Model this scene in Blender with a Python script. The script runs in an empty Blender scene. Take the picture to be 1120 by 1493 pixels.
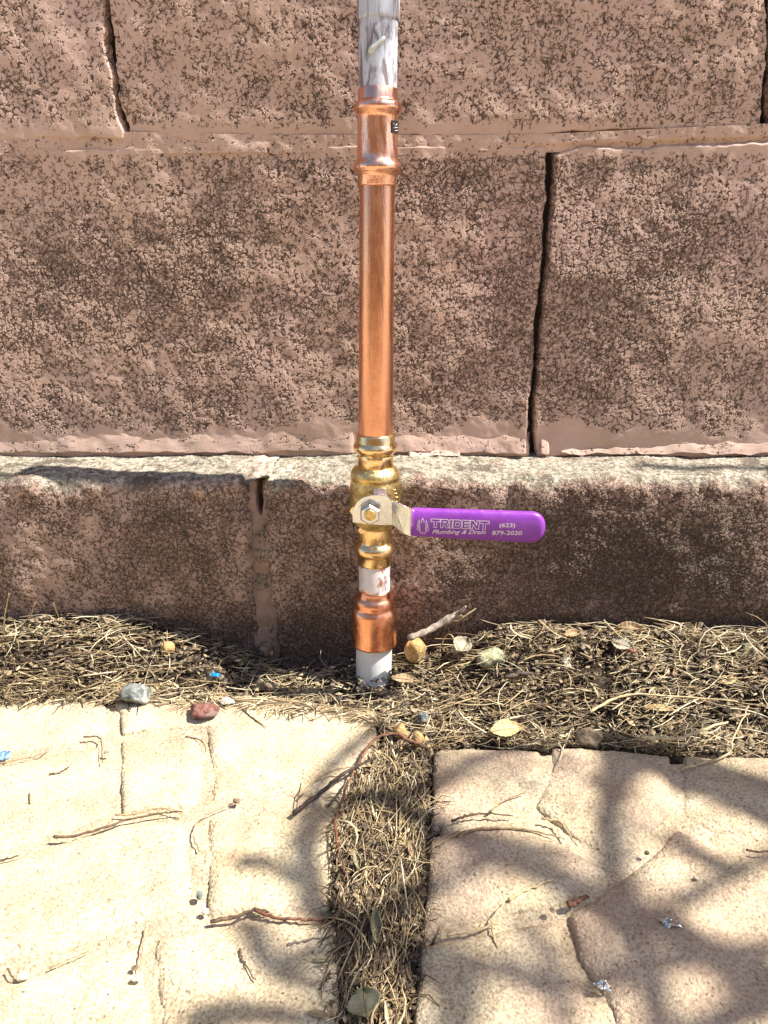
import bpy, math, random
import numpy as np
from mathutils import Vector, Matrix, Euler
random.seed(7); rng = np.random.default_rng(7)
SC = bpy.context.scene
R = math.radians

# ------------------------------------------------------------------ camera
F_PX, PW, PH = 1121.0, 1120.0, 1493.0
CAM = Vector((0.020, -0.535, 0.315))
PITCH, YAW, ROLL = 22.5, 2.0, -0.6
rot = Matrix.Rotation(R(YAW), 3, 'Z') @ Matrix.Rotation(R(90 - PITCH), 3, 'X') @ Matrix.Rotation(R(ROLL), 3, 'Z')
cd = bpy.data.cameras.new('camera'); cam = bpy.data.objects.new('camera', cd)
SC.collection.objects.link(cam)
cam.matrix_world = Matrix.Translation(CAM) @ rot.to_4x4()
cd.sensor_fit = 'VERTICAL'; cd.sensor_height = 24.0; cd.lens = 24.0 * F_PX / PH
cd.clip_start = 0.01; cd.clip_end = 500
SC.camera = cam

# ------------------------------------------------------------------ light
SUN = Vector((0.585, -0.024, 0.80)).normalized()
w = bpy.data.worlds.new('World'); SC.world = w; w.use_nodes = True
nt = w.node_tree; bg = nt.nodes['Background']
sky = nt.nodes.new('ShaderNodeTexSky'); sky.sky_type = 'NISHITA'; sky.sun_disc = False
sky.sun_elevation = math.asin(SUN.z); sky.sun_rotation = math.atan2(SUN.x, SUN.y)
nt.links.new(sky.outputs[0], bg.inputs[0]); bg.inputs[1].default_value = 0.10
sd = bpy.data.lights.new('sun', 'SUN'); sd.energy = 4.6; sd.angle = R(0.53); sd.color = (1, 0.95, 0.87)
so = bpy.data.objects.new('sun', sd); SC.collection.objects.link(so)
so.rotation_euler = SUN.to_track_quat('Z', 'Y').to_euler(); so.location = SUN * 5
SC.view_settings.view_transform = 'Standard'; SC.view_settings.look = 'None'
SC.view_settings.gamma = 1; SC.view_settings.use_curve_mapping = False
SC.view_settings.exposure = 1.38
SC.render.engine = 'CYCLES'; SC.cycles.max_bounces = 8; SC.cycles.use_denoising = True

# ------------------------------------------------------------------ picture to place helpers
def ray(px, py):
    d = rot @ Vector(((px - PW / 2) / F_PX, -(py - PH / 2) / F_PX, -1.0))
    return d
def onY(px, py, y=0.0):
    d = ray(px, py); return CAM + d * ((y - CAM.y) / d.y)
def onZ(px, py, z=0.0):
    d = ray(px, py); return CAM + d * ((z - CAM.z) / d.z)
def proj(p):
    q = rot.transposed() @ (Vector(p) - CAM)
    return PW / 2 + F_PX * q.x / -q.z, PH / 2 - F_PX * q.y / -q.z, -q.z
RT = np.array(rot.transposed())
def projn(P):
    q = (P - np.array(CAM)) @ RT.T
    return PW / 2 + F_PX * q[:, 0] / -q[:, 2], PH / 2 - F_PX * q[:, 1] / -q[:, 2]

# ------------------------------------------------------------------ object helpers
def link(o):
    SC.collection.objects.link(o); return o
def thing(name, label, cat, loc=(0, 0, 0), group=None):
    o = bpy.data.objects.new(name, None); link(o); o.location = loc; o.empty_display_size = 0.02
    o['label'] = label; o['category'] = cat
    if group: o['group'] = group
    return o
def tag(o, label=None, cat=None, group=None, kind=None):
    if label: o['label'] = label
    if cat: o['category'] = cat
    if group: o['group'] = group
    if kind: o['kind'] = kind
    return o
def mesh_np(name, V, Fq, mat, parent=None, smooth=True, attrs=None, origin=None):
    """V (n,3) array, Fq (m,k) array or list of arrays of faces"""
    V = np.asarray(V, dtype=np.float64)
    off = np.zeros(3)
    if parent is not None:
        p = parent; off = np.array(p.location)
        while p.parent is not None:
            p = p.parent; off = off + np.array(p.location)
        base = off
    elif origin is not None:
        base = np.array(origin)
    else:
        base = np.zeros(3)
    me = bpy.data.meshes.new(name)
    fl = Fq if isinstance(Fq, list) else [Fq]
    fl = [np.asarray(f, dtype=np.int32) for f in fl if len(f)]
    nl = sum(f.size for f in fl); nf = sum(len(f) for f in fl)
    me.vertices.add(len(V)); me.vertices.foreach_set('co', (V).astype(np.float32).ravel())
    me.loops.add(nl); me.loops.foreach_set('vertex_index', np.concatenate([f.ravel() for f in fl]))
    me.polygons.add(nf)
    tot = np.concatenate([np.full(len(f), f.shape[1], dtype=np.int32) for f in fl])
    st = np.concatenate([[0], np.cumsum(tot)[:-1]]).astype(np.int32)
    me.polygons.foreach_set('loop_start', st)
    me.polygons.foreach_set('loop_total', tot)
    me.polygons.foreach_set('use_smooth', np.full(nf, smooth))
    if attrs:
        for k, a in attrs.items():
            at = me.attributes.new(k, 'FLOAT', 'POINT'); at.data.foreach_set('value', np.asarray(a, dtype=np.float32))
    me.update(calc_edges=True); me.validate()
    if mat: me.materials.append(mat)
    o = bpy.data.objects.new(name, me); link(o)
    if parent is not None:
        o.parent = parent; o.location = Vector(-base)
    elif origin is not None:
        me.vertices.foreach_set('co', (V - base).astype(np.float32).ravel()); o.location = Vector(base)
    return o

class MB:
    def __init__(s): s.V = []; s.F = {}; s.n = 0; s.A = []
    def add(s, V, F, a=0.0):
        V = np.asarray(V, float); F = np.asarray(F, int)
        s.V.append(V); s.F.setdefault(F.shape[1], []).append(F + s.n); s.n += len(V)
        s.A.append(np.full(len(V), a) if np.isscalar(a) else np.asarray(a))
    def build(s, name, mat, parent=None, smooth=True, origin=None, attr='tint'):
        return mesh_np(name, np.concatenate(s.V), [np.concatenate(f) for f in s.F.values()], mat, parent, smooth,
                       {attr: np.concatenate(s.A)}, origin)

def catmull(P, n):
    P = [Vector(p) for p in P]
    if len(P) < 3:
        return [P[0].lerp(P[-1], i / n) for i in range(n + 1)]
    Q = [P[0] * 2 - P[1]] + P + [P[-1] * 2 - P[-2]]
    out = []
    for i in range(n + 1):
        t = i / n * (len(P) - 1); k = min(int(t), len(P) - 2); f = t - k
        a, b, c, d = Q[k:k + 4]
        out.append(0.5 * ((2 * b) + (c - a) * f + (2 * a - 5 * b + 4 * c - d) * f * f + (3 * b - a - 3 * c + d) * f ** 3))
    return out
def tube(pts, radii, sides=6, cap=True):
    pts = [Vector(p) for p in pts]; n = len(pts)
    if np.isscalar(radii): radii = [radii] * n
    V = []; up = Vector((0.13, 0.2, 1)).normalized(); prev = None
    for i, p in enumerate(pts):
        t = (pts[min(i + 1, n - 1)] - pts[max(i - 1, 0)]).normalized()
        if prev is None:
            a = t.cross(up)
            if a.length < 0.05: a = t.cross(Vector((1, 0, 0)))
        else:
            a = prev - t * prev.dot(t)
        a.normalize(); prev = a; b = t.cross(a)
        for k in range(sides):
            an = 2 * math.pi * k / sides
            V.append(p + (a * math.cos(an) + b * math.sin(an)) * radii[i])
    F = []
    for i in range(n - 1):
        for k in range(sides):
            k2 = (k + 1) % sides
            F.append((i * sides + k, i * sides + k2, (i + 1) * sides + k2, (i + 1) * sides + k))
    if cap:
        c0 = len(V); V.append(pts[0]); V.append(pts[-1])
        for k in range(sides):
            k2 = (k + 1) % sides
            F.append((c0, k2, k, k)); F.append((c0 + 1, (n - 1) * sides + k, (n - 1) * sides + k2, (n - 1) * sides + k2))
    # degenerate quads -> tris
    q = np.array([f for f in F if f[2] != f[3]]); t3 = np.array([f[:3] for f in F if f[2] == f[3]])
    return np.array([tuple(v) for v in V]), q, t3
def add_tube(mb, pts, radii, sides=6, a=0.0):
    V, q, t = tube(pts, radii, sides)
    V0 = mb.n
    mb.V.append(V); mb.A.append(np.full(len(V), a)); mb.n += len(V)
    mb.F.setdefault(4, []).append(q + V0)
    if len(t): mb.F.setdefault(3, []).append(t + V0)

def vnoise(x, y, seed=0):
    """value noise, unit lattice"""
    r = np.random.default_rng(seed).random((256, 256))
    xi = np.floor(x).astype(int); yi = np.floor(y).astype(int); fx = x - xi; fy = y - yi
    fx = fx * fx * (3 - 2 * fx); fy = fy * fy * (3 - 2 * fy)
    a = r[xi & 255, yi & 255]; b = r[(xi + 1) & 255, yi & 255]; c = r[xi & 255, (yi + 1) & 255]; d = r[(xi + 1) & 255, (yi + 1) & 255]
    return (a + (b - a) * fx) * (1 - fy) + (c + (d - c) * fx) * fy - 0.5
def fbm(x, y, size, oct=4, seed=0):
    s = 0; amp = 1.0
    for i in range(oct):
        s = s + amp * vnoise(x / size * 2 ** i + 17.3 * i, y / size * 2 ** i + 5.1 * i, seed + i); amp *= 0.5
    return s
def polydist(x, y, poly):
    """signed distance, positive inside"""
    n = len(poly); d2 = np.full(x.shape, 1e9); inside = np.zeros(x.shape, bool)
    for i in range(n):
        x0, y0 = poly[i]; x1, y1 = poly[(i + 1) % n]
        ex, ey = x1 - x0, y1 - y0; l2 = ex * ex + ey * ey + 1e-12
        t = np.clip(((x - x0) * ex + (y - y0) * ey) / l2, 0, 1)
        d2 = np.minimum(d2, (x - x0 - t * ex) ** 2 + (y - y0 - t * ey) ** 2)
        c = ((y0 > y) != (y1 > y)) & (x < (x1 - x0) * (y - y0) / (y1 - y0 + 1e-15) + x0)
        inside ^= c
    return np.where(inside, 1, -1) * np.sqrt(d2)
def lines(a, b, d0, d1, fine, coarse):
    """grid lines from a to b, fine between d0 and d1"""
    out = []
    d0c, d1c = max(a, d0), min(b, d1)
    if d1c <= d0c:
        return np.linspace(a, b, max(2, int((b - a) / coarse) + 1))
    if d0c > a: out += list(np.linspace(a, d0c, max(2, int((d0c - a) / coarse) + 1))[:-1])
    out += list(np.linspace(d0c, d1c, max(2, int((d1c - d0c) / fine) + 1)))
    if b > d1c: out += list(np.linspace(d1c, b, max(2, int((b - d1c) / coarse) + 1))[1:])
    return np.array(out)
def gridfaces(nu, nv, keep=None):
    i = np.arange(nu - 1)[:, None] * nv + np.arange(nv - 1)[None, :]
    f = np.stack([i, i + nv, i + nv + 1, i + 1], -1).reshape(-1, 4)
    if keep is not None:
        f = f[keep[f].any(1)]
    return f
def compact(V, F, attrs):
    used = np.zeros(len(V), bool); used[F.ravel()] = True
    idx = np.cumsum(used) - 1
    return V[used], idx[F], {k: a[used] for k, a in attrs.items()}
def sstep(a, b, x):
    t = np.clip((x - a) / (b - a), 0, 1); return t * t * (3 - 2 * t)

# ------------------------------------------------------------------ materials
class NB:
    def __init__(s, name):
        s.m = bpy.data.materials.new(name); s.m.use_nodes = True
        s.t = s.m.node_tree; s.b = s.t.nodes['Principled BSDF']; s.out = s.t.nodes['Material Output']
        s.co = s.t.nodes.new('ShaderNodeTexCoord').outputs['Object']
    def n(s, typ, **kw):
        x = s.t.nodes.new(typ)
        for k, v in kw.items():
            if k.startswith('i_'):
                key = k[2:]; x.inputs[int(key) if key.isdigit() else key].default_value = v
            else: setattr(x, k, v)
        return x
    def l(s, a, b): s.t.links.new(a, b)
    def put(s, sock, v):
        if isinstance(v, (int, float, tuple)): sock.default_value = v
        else: s.l(v, sock)
    def noise(s, scale, detail=3, rough=0.55, co=None, dist=0.0):
        x = s.n('ShaderNodeTexNoise'); x.inputs['Scale'].default_value = scale; x.inputs['Detail'].default_value = detail
        x.inputs['Roughness'].default_value = rough; x.inputs['Distortion'].default_value = dist
        s.l(co or s.co, x.inputs['Vector']); return x.outputs[0]
    def vor(s, scale, feature='F1', co=None, out=0):
        x = s.n('ShaderNodeTexVoronoi', feature=feature); x.inputs['Scale'].default_value = scale
        s.l(co or s.co, x.inputs['Vector']); return x.outputs[out]
    def math(s, op, a, b=0.0, c=0.0, clamp=False):
        x = s.n('ShaderNodeMath', operation=op, use_clamp=clamp)
        s.put(x.inputs[0], a); s.put(x.inputs[1], b); s.put(x.inputs[2], c); return x.outputs[0]
    def mr(s, v, a, b, c=0.0, d=1.0, smooth=True):
        x = s.n('ShaderNodeMapRange', interpolation_type='SMOOTHSTEP' if smooth else 'LINEAR')
        s.put(x.inputs[0], v); s.put(x.inputs[1], a); s.put(x.inputs[2], b); s.put(x.inputs[3], c); s.put(x.inputs[4], d); return x.outputs[0]
    def mix(s, f, a, b, mode='MIX'):
        x = s.n('ShaderNodeMix', data_type='RGBA', blend_type=mode)
        s.put(x.inputs[0], f); s.put(x.inputs[6], a if not isinstance(a, tuple) else (*a, 1)); s.put(x.inputs[7], b if not isinstance(b, tuple) else (*b, 1))
        return x.outputs[2]
    def ramp(s, v, stops):
        x = s.n('ShaderNodeValToRGB'); cr = x.color_ramp
        while len(cr.elements) < len(stops): cr.elements.new(0.5)
        for e, (p, c) in zip(cr.elements, stops): e.position = p; e.color = (*c, 1)
        s.put(x.inputs[0], v); return x.outputs[0]
    def attr(s, name):
        x = s.n('ShaderNodeAttribute', attribute_name=name); return x.outputs['Fac']
    def distort(s, scale, amount):
        x = s.n('ShaderNodeTexNoise'); x.inputs['Scale'].default_value = scale; s.l(s.co, x.inputs['Vector'])
        v = s.n('ShaderNodeVectorMath', operation='MULTIPLY_ADD')
        s.l(x.outputs['Color'], v.inputs[0]); v.inputs[1].default_value = (amount,) * 3; s.l(s.co, v.inputs[2]); return v.outputs[0]
    def stretch(s, sx, sy, sz):
        v = s.n('ShaderNodeVectorMath', operation='MULTIPLY'); s.l(s.co, v.inputs[0]); v.inputs[1].default_value = (sx, sy, sz); return v.outputs[0]
    def color(s, c): s.put(s.b.inputs['Base Color'], c if not (isinstance(c, tuple) and len(c) == 3) else (*c, 1))
    def rough(s, r): s.put(s.b.inputs['Roughness'], r)
    def spec(s, v): s.b.inputs['Specular IOR Level'].default_value = v
    def metal(s, v=1.0): s.put(s.b.inputs['Metallic'], v)
    def bump(s, h, dist, strength=1.0):
        x = s.n('ShaderNodeBump'); x.inputs['Distance'].default_value = dist; x.inputs['Strength'].default_value = strength
        s.put(x.inputs['Height'], h); s.l(x.outputs[0], s.b.inputs['Normal'])
    def disp(s, h, scale):
        x = s.n('ShaderNodeDisplacement'); x.inputs['Midlevel'].default_value = 0; x.inputs['Scale'].default_value = scale
        s.put(x.inputs['Height'], h); s.l(x.outputs[0], s.out.inputs['Displacement']); s.m.displacement_method = 'BOTH'

def block_material():
    """porous concrete block under worn pinkish paint; attributes: wear (0 painted .. 1 bare and dirty), smooth (0..1 filled), bare (1 = never painted)"""
    s = NB('painted_block')
    wear, smo, bare = s.attr('wear'), s.attr('smooth'), s.attr('bare')
    x = s.n('ShaderNodeTexNoise'); x.inputs['Scale'].default_value = 650; s.l(s.co, x.inputs['Vector'])
    v = s.n('ShaderNodeVectorMath', operation='MULTIPLY_ADD'); s.l(x.outputs['Color'], v.inputs[0]); v.inputs[1].default_value = (.0018,) * 3; s.l(s.distort(230, 0.005), v.inputs[2])
    co = v.outputs[0]
    d1 = s.vor(275, 'DISTANCE_TO_EDGE', co); d2 = s.vor(620, 'DISTANCE_TO_EDGE', co)
    n1 = s.noise(300, 3, 0.6); n2 = s.noise(420, 3, 0.6); mid = s.noise(70, 4, 0.6); big = s.noise(14, 4, 0.6)
    openness = s.math('ADD', s.math('MULTIPLY', wear, 0.20), s.math('MULTIPLY', s.math('SUBTRACT', big, 0.5), 0.20))
    openness = s.math('ADD', openness, s.math('MULTIPLY', s.math('SUBTRACT', mid, 0.5), 0.42))
    openness = s.math('SUBTRACT', openness, s.math('MULTIPLY', smo, 0.40))
    m1 = s.mr(s.math('ADD', n1, openness), 0.48, 0.57)
    c1 = s.math('MULTIPLY', s.mr(d1, 0.03, 0.15, 1, 0), m1)
    m2 = s.mr(s.math('ADD', n2, openness), 0.52, 0.62)
    c2 = s.math('MULTIPLY', s.mr(d2, 0.05, 0.22, 1, 0), m2)
    n3 = s.noise(600, 2, 0.5)
    c3 = s.mr(s.math('ADD', n3, s.math('MULTIPLY', openness, 0.5)), 0.66, 0.72)
    pit = s.math('MAXIMUM', s.math('MAXIMUM', c1, s.math('MULTIPLY', c2, 0.8)), c3)
    tone = s.noise(40, 5, 0.65); fine = s.noise(900, 2, 0.5)
    paint = s.ramp(tone, [(0.30, (0.45, 0.315, 0.242)), (0.55, (0.53, 0.378, 0.303)), (0.75, (0.57, 0.415, 0.342))])
    paint = s.mix(s.mr(s.noise(9, 3), 0.5, 0.7), paint, (0.55, 0.385, 0.325))
    paint = s.mix(s.math('MULTIPLY', s.mr(wear, 0.1, 0.7), 0.25), paint, (0.27, 0.195, 0.15))
    paint = s.mix(s.math('MULTIPLY', s.attr('grime_shade'), s.mr(s.noise(55, 4, 0.65), 0.3, 0.62, 0.55, 1.0)), paint, (0.145, 0.102, 0.078))  # darkens paint for stains and for shade on the bottom course
    agg = s.ramp(s.vor(430, 'F1', co, 1), [(0.0, (0.055, 0.050, 0.042)), (0.5, (0.135, 0.115, 0.092)), (1.0, (0.36, 0.31, 0.25))])
    worn = s.mr(s.math('ADD', s.math('MULTIPLY', wear, 0.9), s.math('MULTIPLY', s.math('SUBTRACT', s.noise(210, 4, 0.7), 0.5), 2.0)), 0.62, 0.85)
    col = s.mix(s.math('MULTIPLY', worn, 0.85), paint, agg)
    raw = s.ramp(s.noise(260, 4, 0.7), [(0.34, (0.11, 0.09, 0.065)), (0.48, (0.32, 0.285, 0.215)), (0.68, (0.55, 0.51, 0.42))])
    patch = s.mr(s.noise(65, 4, 0.7), 0.55, 0.62)
    raw = s.mix(s.math('MULTIPLY', patch, 0.7), raw, paint)
    raw = s.mix(s.mr(s.noise(32, 6, 0.75), 0.50, 0.60, 0, .85), raw, (0.10, 0.085, 0.065))
    col = s.mix(bare, col, raw)
    dk = s.mix(s.noise(30, 2), (0.035, 0.022, 0.015), (0.08, 0.052, 0.037))
    col = s.mix(s.math('MULTIPLY', pit, s.math('SUBTRACT', 0.95, s.math('MULTIPLY', bare, 0.55))), col, dk)
    s.color(col); s.rough(0.9); s.spec(0.15)
    h = s.math('MULTIPLY', pit, -1.0)
    h = s.math('ADD', h, s.math('MULTIPLY', mid, 0.22))
    h = s.math('ADD', h, s.math('MULTIPLY', n1, s.math('ADD', 0.10, s.math('MULTIPLY', wear, 0.45))))
    h = s.math('ADD', h, s.math('MULTIPLY', fine, 0.15))
    s.disp(h, 0.00045)
    return s.m

def stone_material():
    s = NB('stamped_concrete')
    pink = s.attr('pink')
    co = s.distort(120, 0.004)
    t = s.noise(35, 5, 0.65); g = s.noise(700, 3, 0.6)
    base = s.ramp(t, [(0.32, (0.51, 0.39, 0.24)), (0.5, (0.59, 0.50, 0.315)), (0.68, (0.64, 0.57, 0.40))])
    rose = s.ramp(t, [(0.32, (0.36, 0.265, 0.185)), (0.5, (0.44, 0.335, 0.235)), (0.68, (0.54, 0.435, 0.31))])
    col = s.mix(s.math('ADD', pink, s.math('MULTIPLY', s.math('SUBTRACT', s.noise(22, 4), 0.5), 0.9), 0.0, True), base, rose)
    col = s.mix(s.mr(g, 0.36, 0.58, 0.62, 0.0), col, (0.21, 0.14, 0.09))
    sp = s.math('MULTIPLY', s.mr(s.vor(260, 'F1', co), 0.10, 0.24, 1, 0), s.mr(s.noise(90, 2), 0.46, 0.6))
    col = s.mix(s.math('MULTIPLY', sp, 0.8), col, (0.14, 0.09, 0.06))
    lo = s.math('MULTIPLY', s.mr(s.vor(420, 'F1', None), 0.06, 0.2, 1, 0), s.mr(s.noise(50, 2), 0.52, 0.62))
    col = s.mix(s.math('MULTIPLY', lo, 0.6), col, (0.62, 0.56, 0.46))
    s.color(col); s.rough(0.8); s.spec(0.3)
    h = s.math('ADD', s.math('MULTIPLY', sp, -0.8), s.math('MULTIPLY', g, 1.1))
    h = s.math('ADD', h, s.math('MULTIPLY', s.noise(230, 4, 0.6), 1.4))
    h = s.math('ADD', h, s.math('MULTIPLY', s.noise(420, 3, 0.6), 1.6))
    s.disp(h, 0.0006)
    return s.m

def metal_material(name, c0, c1, rough0, rough1, tarn=None, streak=(900, 900, 25), bumpd=0.00005, tarn_scale=55, tl=(0.52, 0.66)):
    s = NB(name)
    st = s.noise(1.0, 4, 0.6, s.stretch(*streak)); bl = s.noise(60, 4, 0.6)
    col = s.mix(s.mr(st, 0.35, 0.65), c0, c1)
    r = s.mr(s.math('ADD', s.math('MULTIPLY', st, 0.5), s.math('MULTIPLY', bl, 0.5)), 0.35, 0.65, rough0, rough1)
    if tarn:
        m = s.mr(s.noise(tarn_scale, 5, 0.65, None, 0.6), *tl)
        col = s.mix(s.math('MULTIPLY', m, 0.7), col, tarn)
        r = s.math('ADD', r, s.math('MULTIPLY', m, 0.15))
    s.color(col); s.metal(); s.rough(r); s.bump(s.math('ADD', st, bl), bumpd * 4)
    return s.m
def plain(name, c, rough=0.6, spec=0.3, var=0.25, scale=120, bumpd=0.0002, metal=0.0):
    s = NB(name)
    n = s.noise(scale, 5, 0.6)
    s.color(s.mix(s.mr(n, 0.3, 0.7), tuple(x * (1 - var) for x in c), tuple(min(1, x * (1 + var)) for x in c)))
    s.rough(rough); s.spec(spec); s.metal(metal); s.bump(n, bumpd); return s.m

M_block = block_material(); M_stone = stone_material()
def mortar_material(name, a, b):
    s = NB(name); n = s.noise(120, 5, 0.65)
    col = s.mix(s.mr(n, 0.35, 0.65), a, b)
    col = s.mix(s.math('MULTIPLY', s.mr(s.noise(300, 3), 0.58, 0.68), 0.7), col, (0.12, 0.08, 0.06))
    s.color(col); s.rough(0.9); s.spec(0.2)
    s.disp(s.math('ADD', n, s.math('MULTIPLY', s.noise(500, 3), 0.5)), 0.0008); return s.m
M_mortar = mortar_material('painted_mortar', (0.36, 0.265, 0.235), (0.47, 0.355, 0.32))
M_bed = mortar_material('joint_sand', (0.42, 0.33, 0.22), (0.58, 0.48, 0.34))
M_dark = plain('dark_core', (0.03, 0.02, 0.015), 0.95)
s = NB('soil'); n = s.noise(150, 6, 0.7)
s.color(s.ramp(n, [(0.35, (0.018, 0.012, 0.008)), (0.55, (0.05, 0.035, 0.024)), (0.75, (0.13, 0.10, 0.07))])); s.rough(0.95); s.spec(0.15)
s.disp(s.math('ADD', n, s.math('MULTIPLY', s.noise(500, 4, 0.7), 0.5)), 0.003); M_soil = s.m
s = NB('pale_ground'); n = s.noise(8, 8, 0.65)
s.color(s.ramp(n, [(0.35, (0.38, 0.29, 0.19)), (0.65, (0.52, 0.42, 0.29))])); s.rough(0.9); s.bump(s.noise(120, 6), 0.003); M_ground = s.m
# litter: tint attribute picks a straw colour
s = NB('dry_straw'); t = s.attr('tint')
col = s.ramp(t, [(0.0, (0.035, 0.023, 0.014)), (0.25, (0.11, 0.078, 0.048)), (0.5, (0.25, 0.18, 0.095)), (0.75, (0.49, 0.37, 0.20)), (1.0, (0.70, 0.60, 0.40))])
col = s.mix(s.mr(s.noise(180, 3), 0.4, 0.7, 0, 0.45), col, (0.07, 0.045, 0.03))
s.color(col); s.rough(0.6); s.spec(0.35); M_straw = s.m
def twig_mat(name, a, b): 
    s = NB(name); n = s.noise(220, 5, 0.65); s.color(s.mix(s.mr(n, 0.35, 0.65), a, b)); s.rough(0.65); s.spec(0.3); s.bump(s.noise(600, 4), 0.0005); return s.m
M_twig = {'brown': twig_mat('brown_bark', (0.06, 0.038, 0.022), (0.17, 0.11, 0.065)), 'red': twig_mat('red_bark', (0.07, 0.04, 0.025), (0.25, 0.11, 0.06)),
          'straw': twig_mat('pale_straw', (0.38, 0.28, 0.14), (0.58, 0.47, 0.28)), 'grey': twig_mat('grey_bark', (0.13, 0.10, 0.08), (0.36, 0.30, 0.24)),
          'dark': twig_mat('dark_bark', (0.025, 0.017, 0.012), (0.08, 0.055, 0.038)), 'tan': twig_mat('tan_bark', (0.22, 0.15, 0.08), (0.42, 0.31, 0.18))}

# ------------------------------------------------------------------ the wall
VX0, VX1 = -0.315, 0.335            # what is in view, for dense grids
ZTOPV, ZLEDGE = onY(560, -15).z, 0.0
ZLEDGE = onY(560, 664).z; LEDGE_Y = -0.052
zbed = onY(560, 203).z
wall = thing('block_wall', 'pinkish painted concrete block wall with a protruding bottom course, behind the copper pipe', 'wall', (0, 0, 0))

def wear_upper(V):
    px, py = projn(V)
    wv = 0.17 * sstep(180, 260, py) - 0.04
    def blob(cx, cy, rx, ry, a): return a * np.exp(-(((px - cx) / rx) ** 2 + ((py - cy) / ry) ** 2))
    wv = wv + blob(60, 400, 90, 80, .35) + blob(270, 400, 110, 110, .35) + blob(900, 430, 130, 130, .5) + blob(650, 260, 90, 60, .45) + blob(650, 500, 120, 120, .2)
    wv = wv + blob(850, 250, 70, 50, .35) + blob(1050, 330, 80, 60, .15) - blob(1100, 560, 100, 90, .2) - blob(120, 260, 120, 60, .15) - blob(600, 150, 100, 50, .3)
    wv = wv + blob(950, 60, 60, 60, .12) + blob(200, 40, 40, 120, .1)
    wv = wv * (1 - sstep(560, 620, py)) + 0.12 * sstep(560, 620, py)
    return np.clip(wv + fbm(V[:, 0], V[:, 2], 0.04, 3, 5) * 0.25, 0, 1)
def smooth_upper(V):
    px, py = projn(V)
    return np.clip(sstep(618, 640, py + fbm(V[:, 0], V[:, 2], 0.02, 3, 9) * 25) + 0.6 * sstep(170, 205, py) * (1 - sstep(208, 235, py)) - 0, 0, 1)

def face_block(name, poly, edge_r=0.002, depth=0.012, y0=0.0, fine=0.00062, bulge=0.0, seed=1, mat=None, smooth=None, wear=None, parent=None, rag=0.002):
    xs = [p[0] for p in poly]; zs = [p[1] for p in poly]
    U = lines(min(xs) - 0.001, max(xs) + 0.001, VX0, VX1, fine, 0.008); Z = lines(min(zs) - 0.001, max(zs) + 0.001, ZLEDGE - 0.01, ZTOPV, fine, 0.008)
    u, z = np.meshgrid(U, Z, indexing='ij'); u = u.ravel(); z = z.ravel()
    d = polydist(u, z, poly) + fbm(u, z, 0.012, 4, seed) * rag * 1.6
    t = np.clip(d / edge_r, 0, 1); prof = 1 - np.sqrt(np.clip(1 - (1 - t) ** 2, 0, 1))
    h = -depth * prof + fbm(u, z, 0.09, 3, seed + 20) * 0.003 + fbm(u, z, 0.012, 3, seed + 31) * 0.0008 + bulge * sstep(0, 0.012, d)
    V = np.stack([u, y0 - h, z], 1)
    Fq = gridfaces(len(U), len(Z), d > -0.0001)
    A = {'wear': (wear or wear_upper)(V), 'smooth': (smooth or smooth_upper)(V), 'bare': np.zeros(len(V))}
    V, Fq, A = compact(V, Fq, A)
    return mesh_np(name, V, Fq[:, ::1], mat or M_block, parent or wall, True, A)

def yz(*pp): return [(onY(px, py).x, onY(px, py).z) for px, py in pp]
zt = zbed + 0.195
def up(px, py, z):  # extend a joint line upward
    return (onY(px, py).x, z)
a1 = yz((148, -40), (153, 10), (160, 90), (172, 160), (183, 194)); b1 = yz((152, -40), (157, 10), (164, 90), (175, 160), (186, 194))
c1a = yz((1112, 186), (1118, 100), (1122, -40)); c1b = yz((1122, 180), (1127, 100), (1130, -40))
BL = [(-0.62, a1[0][0])]
zL = yz((0, 205))[0][1]; zR = yz((1120, 188))[0][1]
# course one
face_block('concrete_block', [(-0.62, zL)] + yz((0, 206), (100, 204), (180, 203)) + a1[::-1] + [(a1[0][0] - 0.004, zt), (-0.62, zt)], seed=3, parent=wall)
face_block('concrete_block', yz((186, 205), (300, 205), (400, 205), (520, 205), (640, 204), (760, 201), (900, 195), (1000, 193), (1108, 190)) + c1a + [(c1a[-1][0], zt), (b1[0][0] - 0.004, zt)] + b1, seed=5, bulge=0.001)
face_block('concrete_block', yz((1126, 184)) + [(0.70, zR), (0.70, zt), (c1b[-1][0], zt)] + c1b[::-1][0:2], seed=8)
# course two
zb2 = onY(560, 662).z
j2a = yz((798, 222), (797, 300), (789, 400), (781, 500), (774, 600), (772, 632), (774, 668)); j2b = yz((808, 222), (805, 300), (796, 400), (787, 500), (779, 600), (777, 632), (779, 668))
face_block('concrete_block', [(-0.47, yz((0, 218))[0][1])] + yz((0, 214), (200, 213), (400, 211), (600, 210), (730, 210), (798, 211)) + j2a + yz((560, 670), (0, 670)) + [(-0.47, zb2)], seed=12, rag=0.0013)
face_block('concrete_block', yz((811, 222), (840, 212), (900, 213), (1120, 206)) + [(0.58, yz((1120, 206))[0][1]), (0.58, zb2 - 0.004)] + yz((1120, 670), (784, 668)) + j2b[::-1][1:], seed=15, rag=0.0013)
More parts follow.
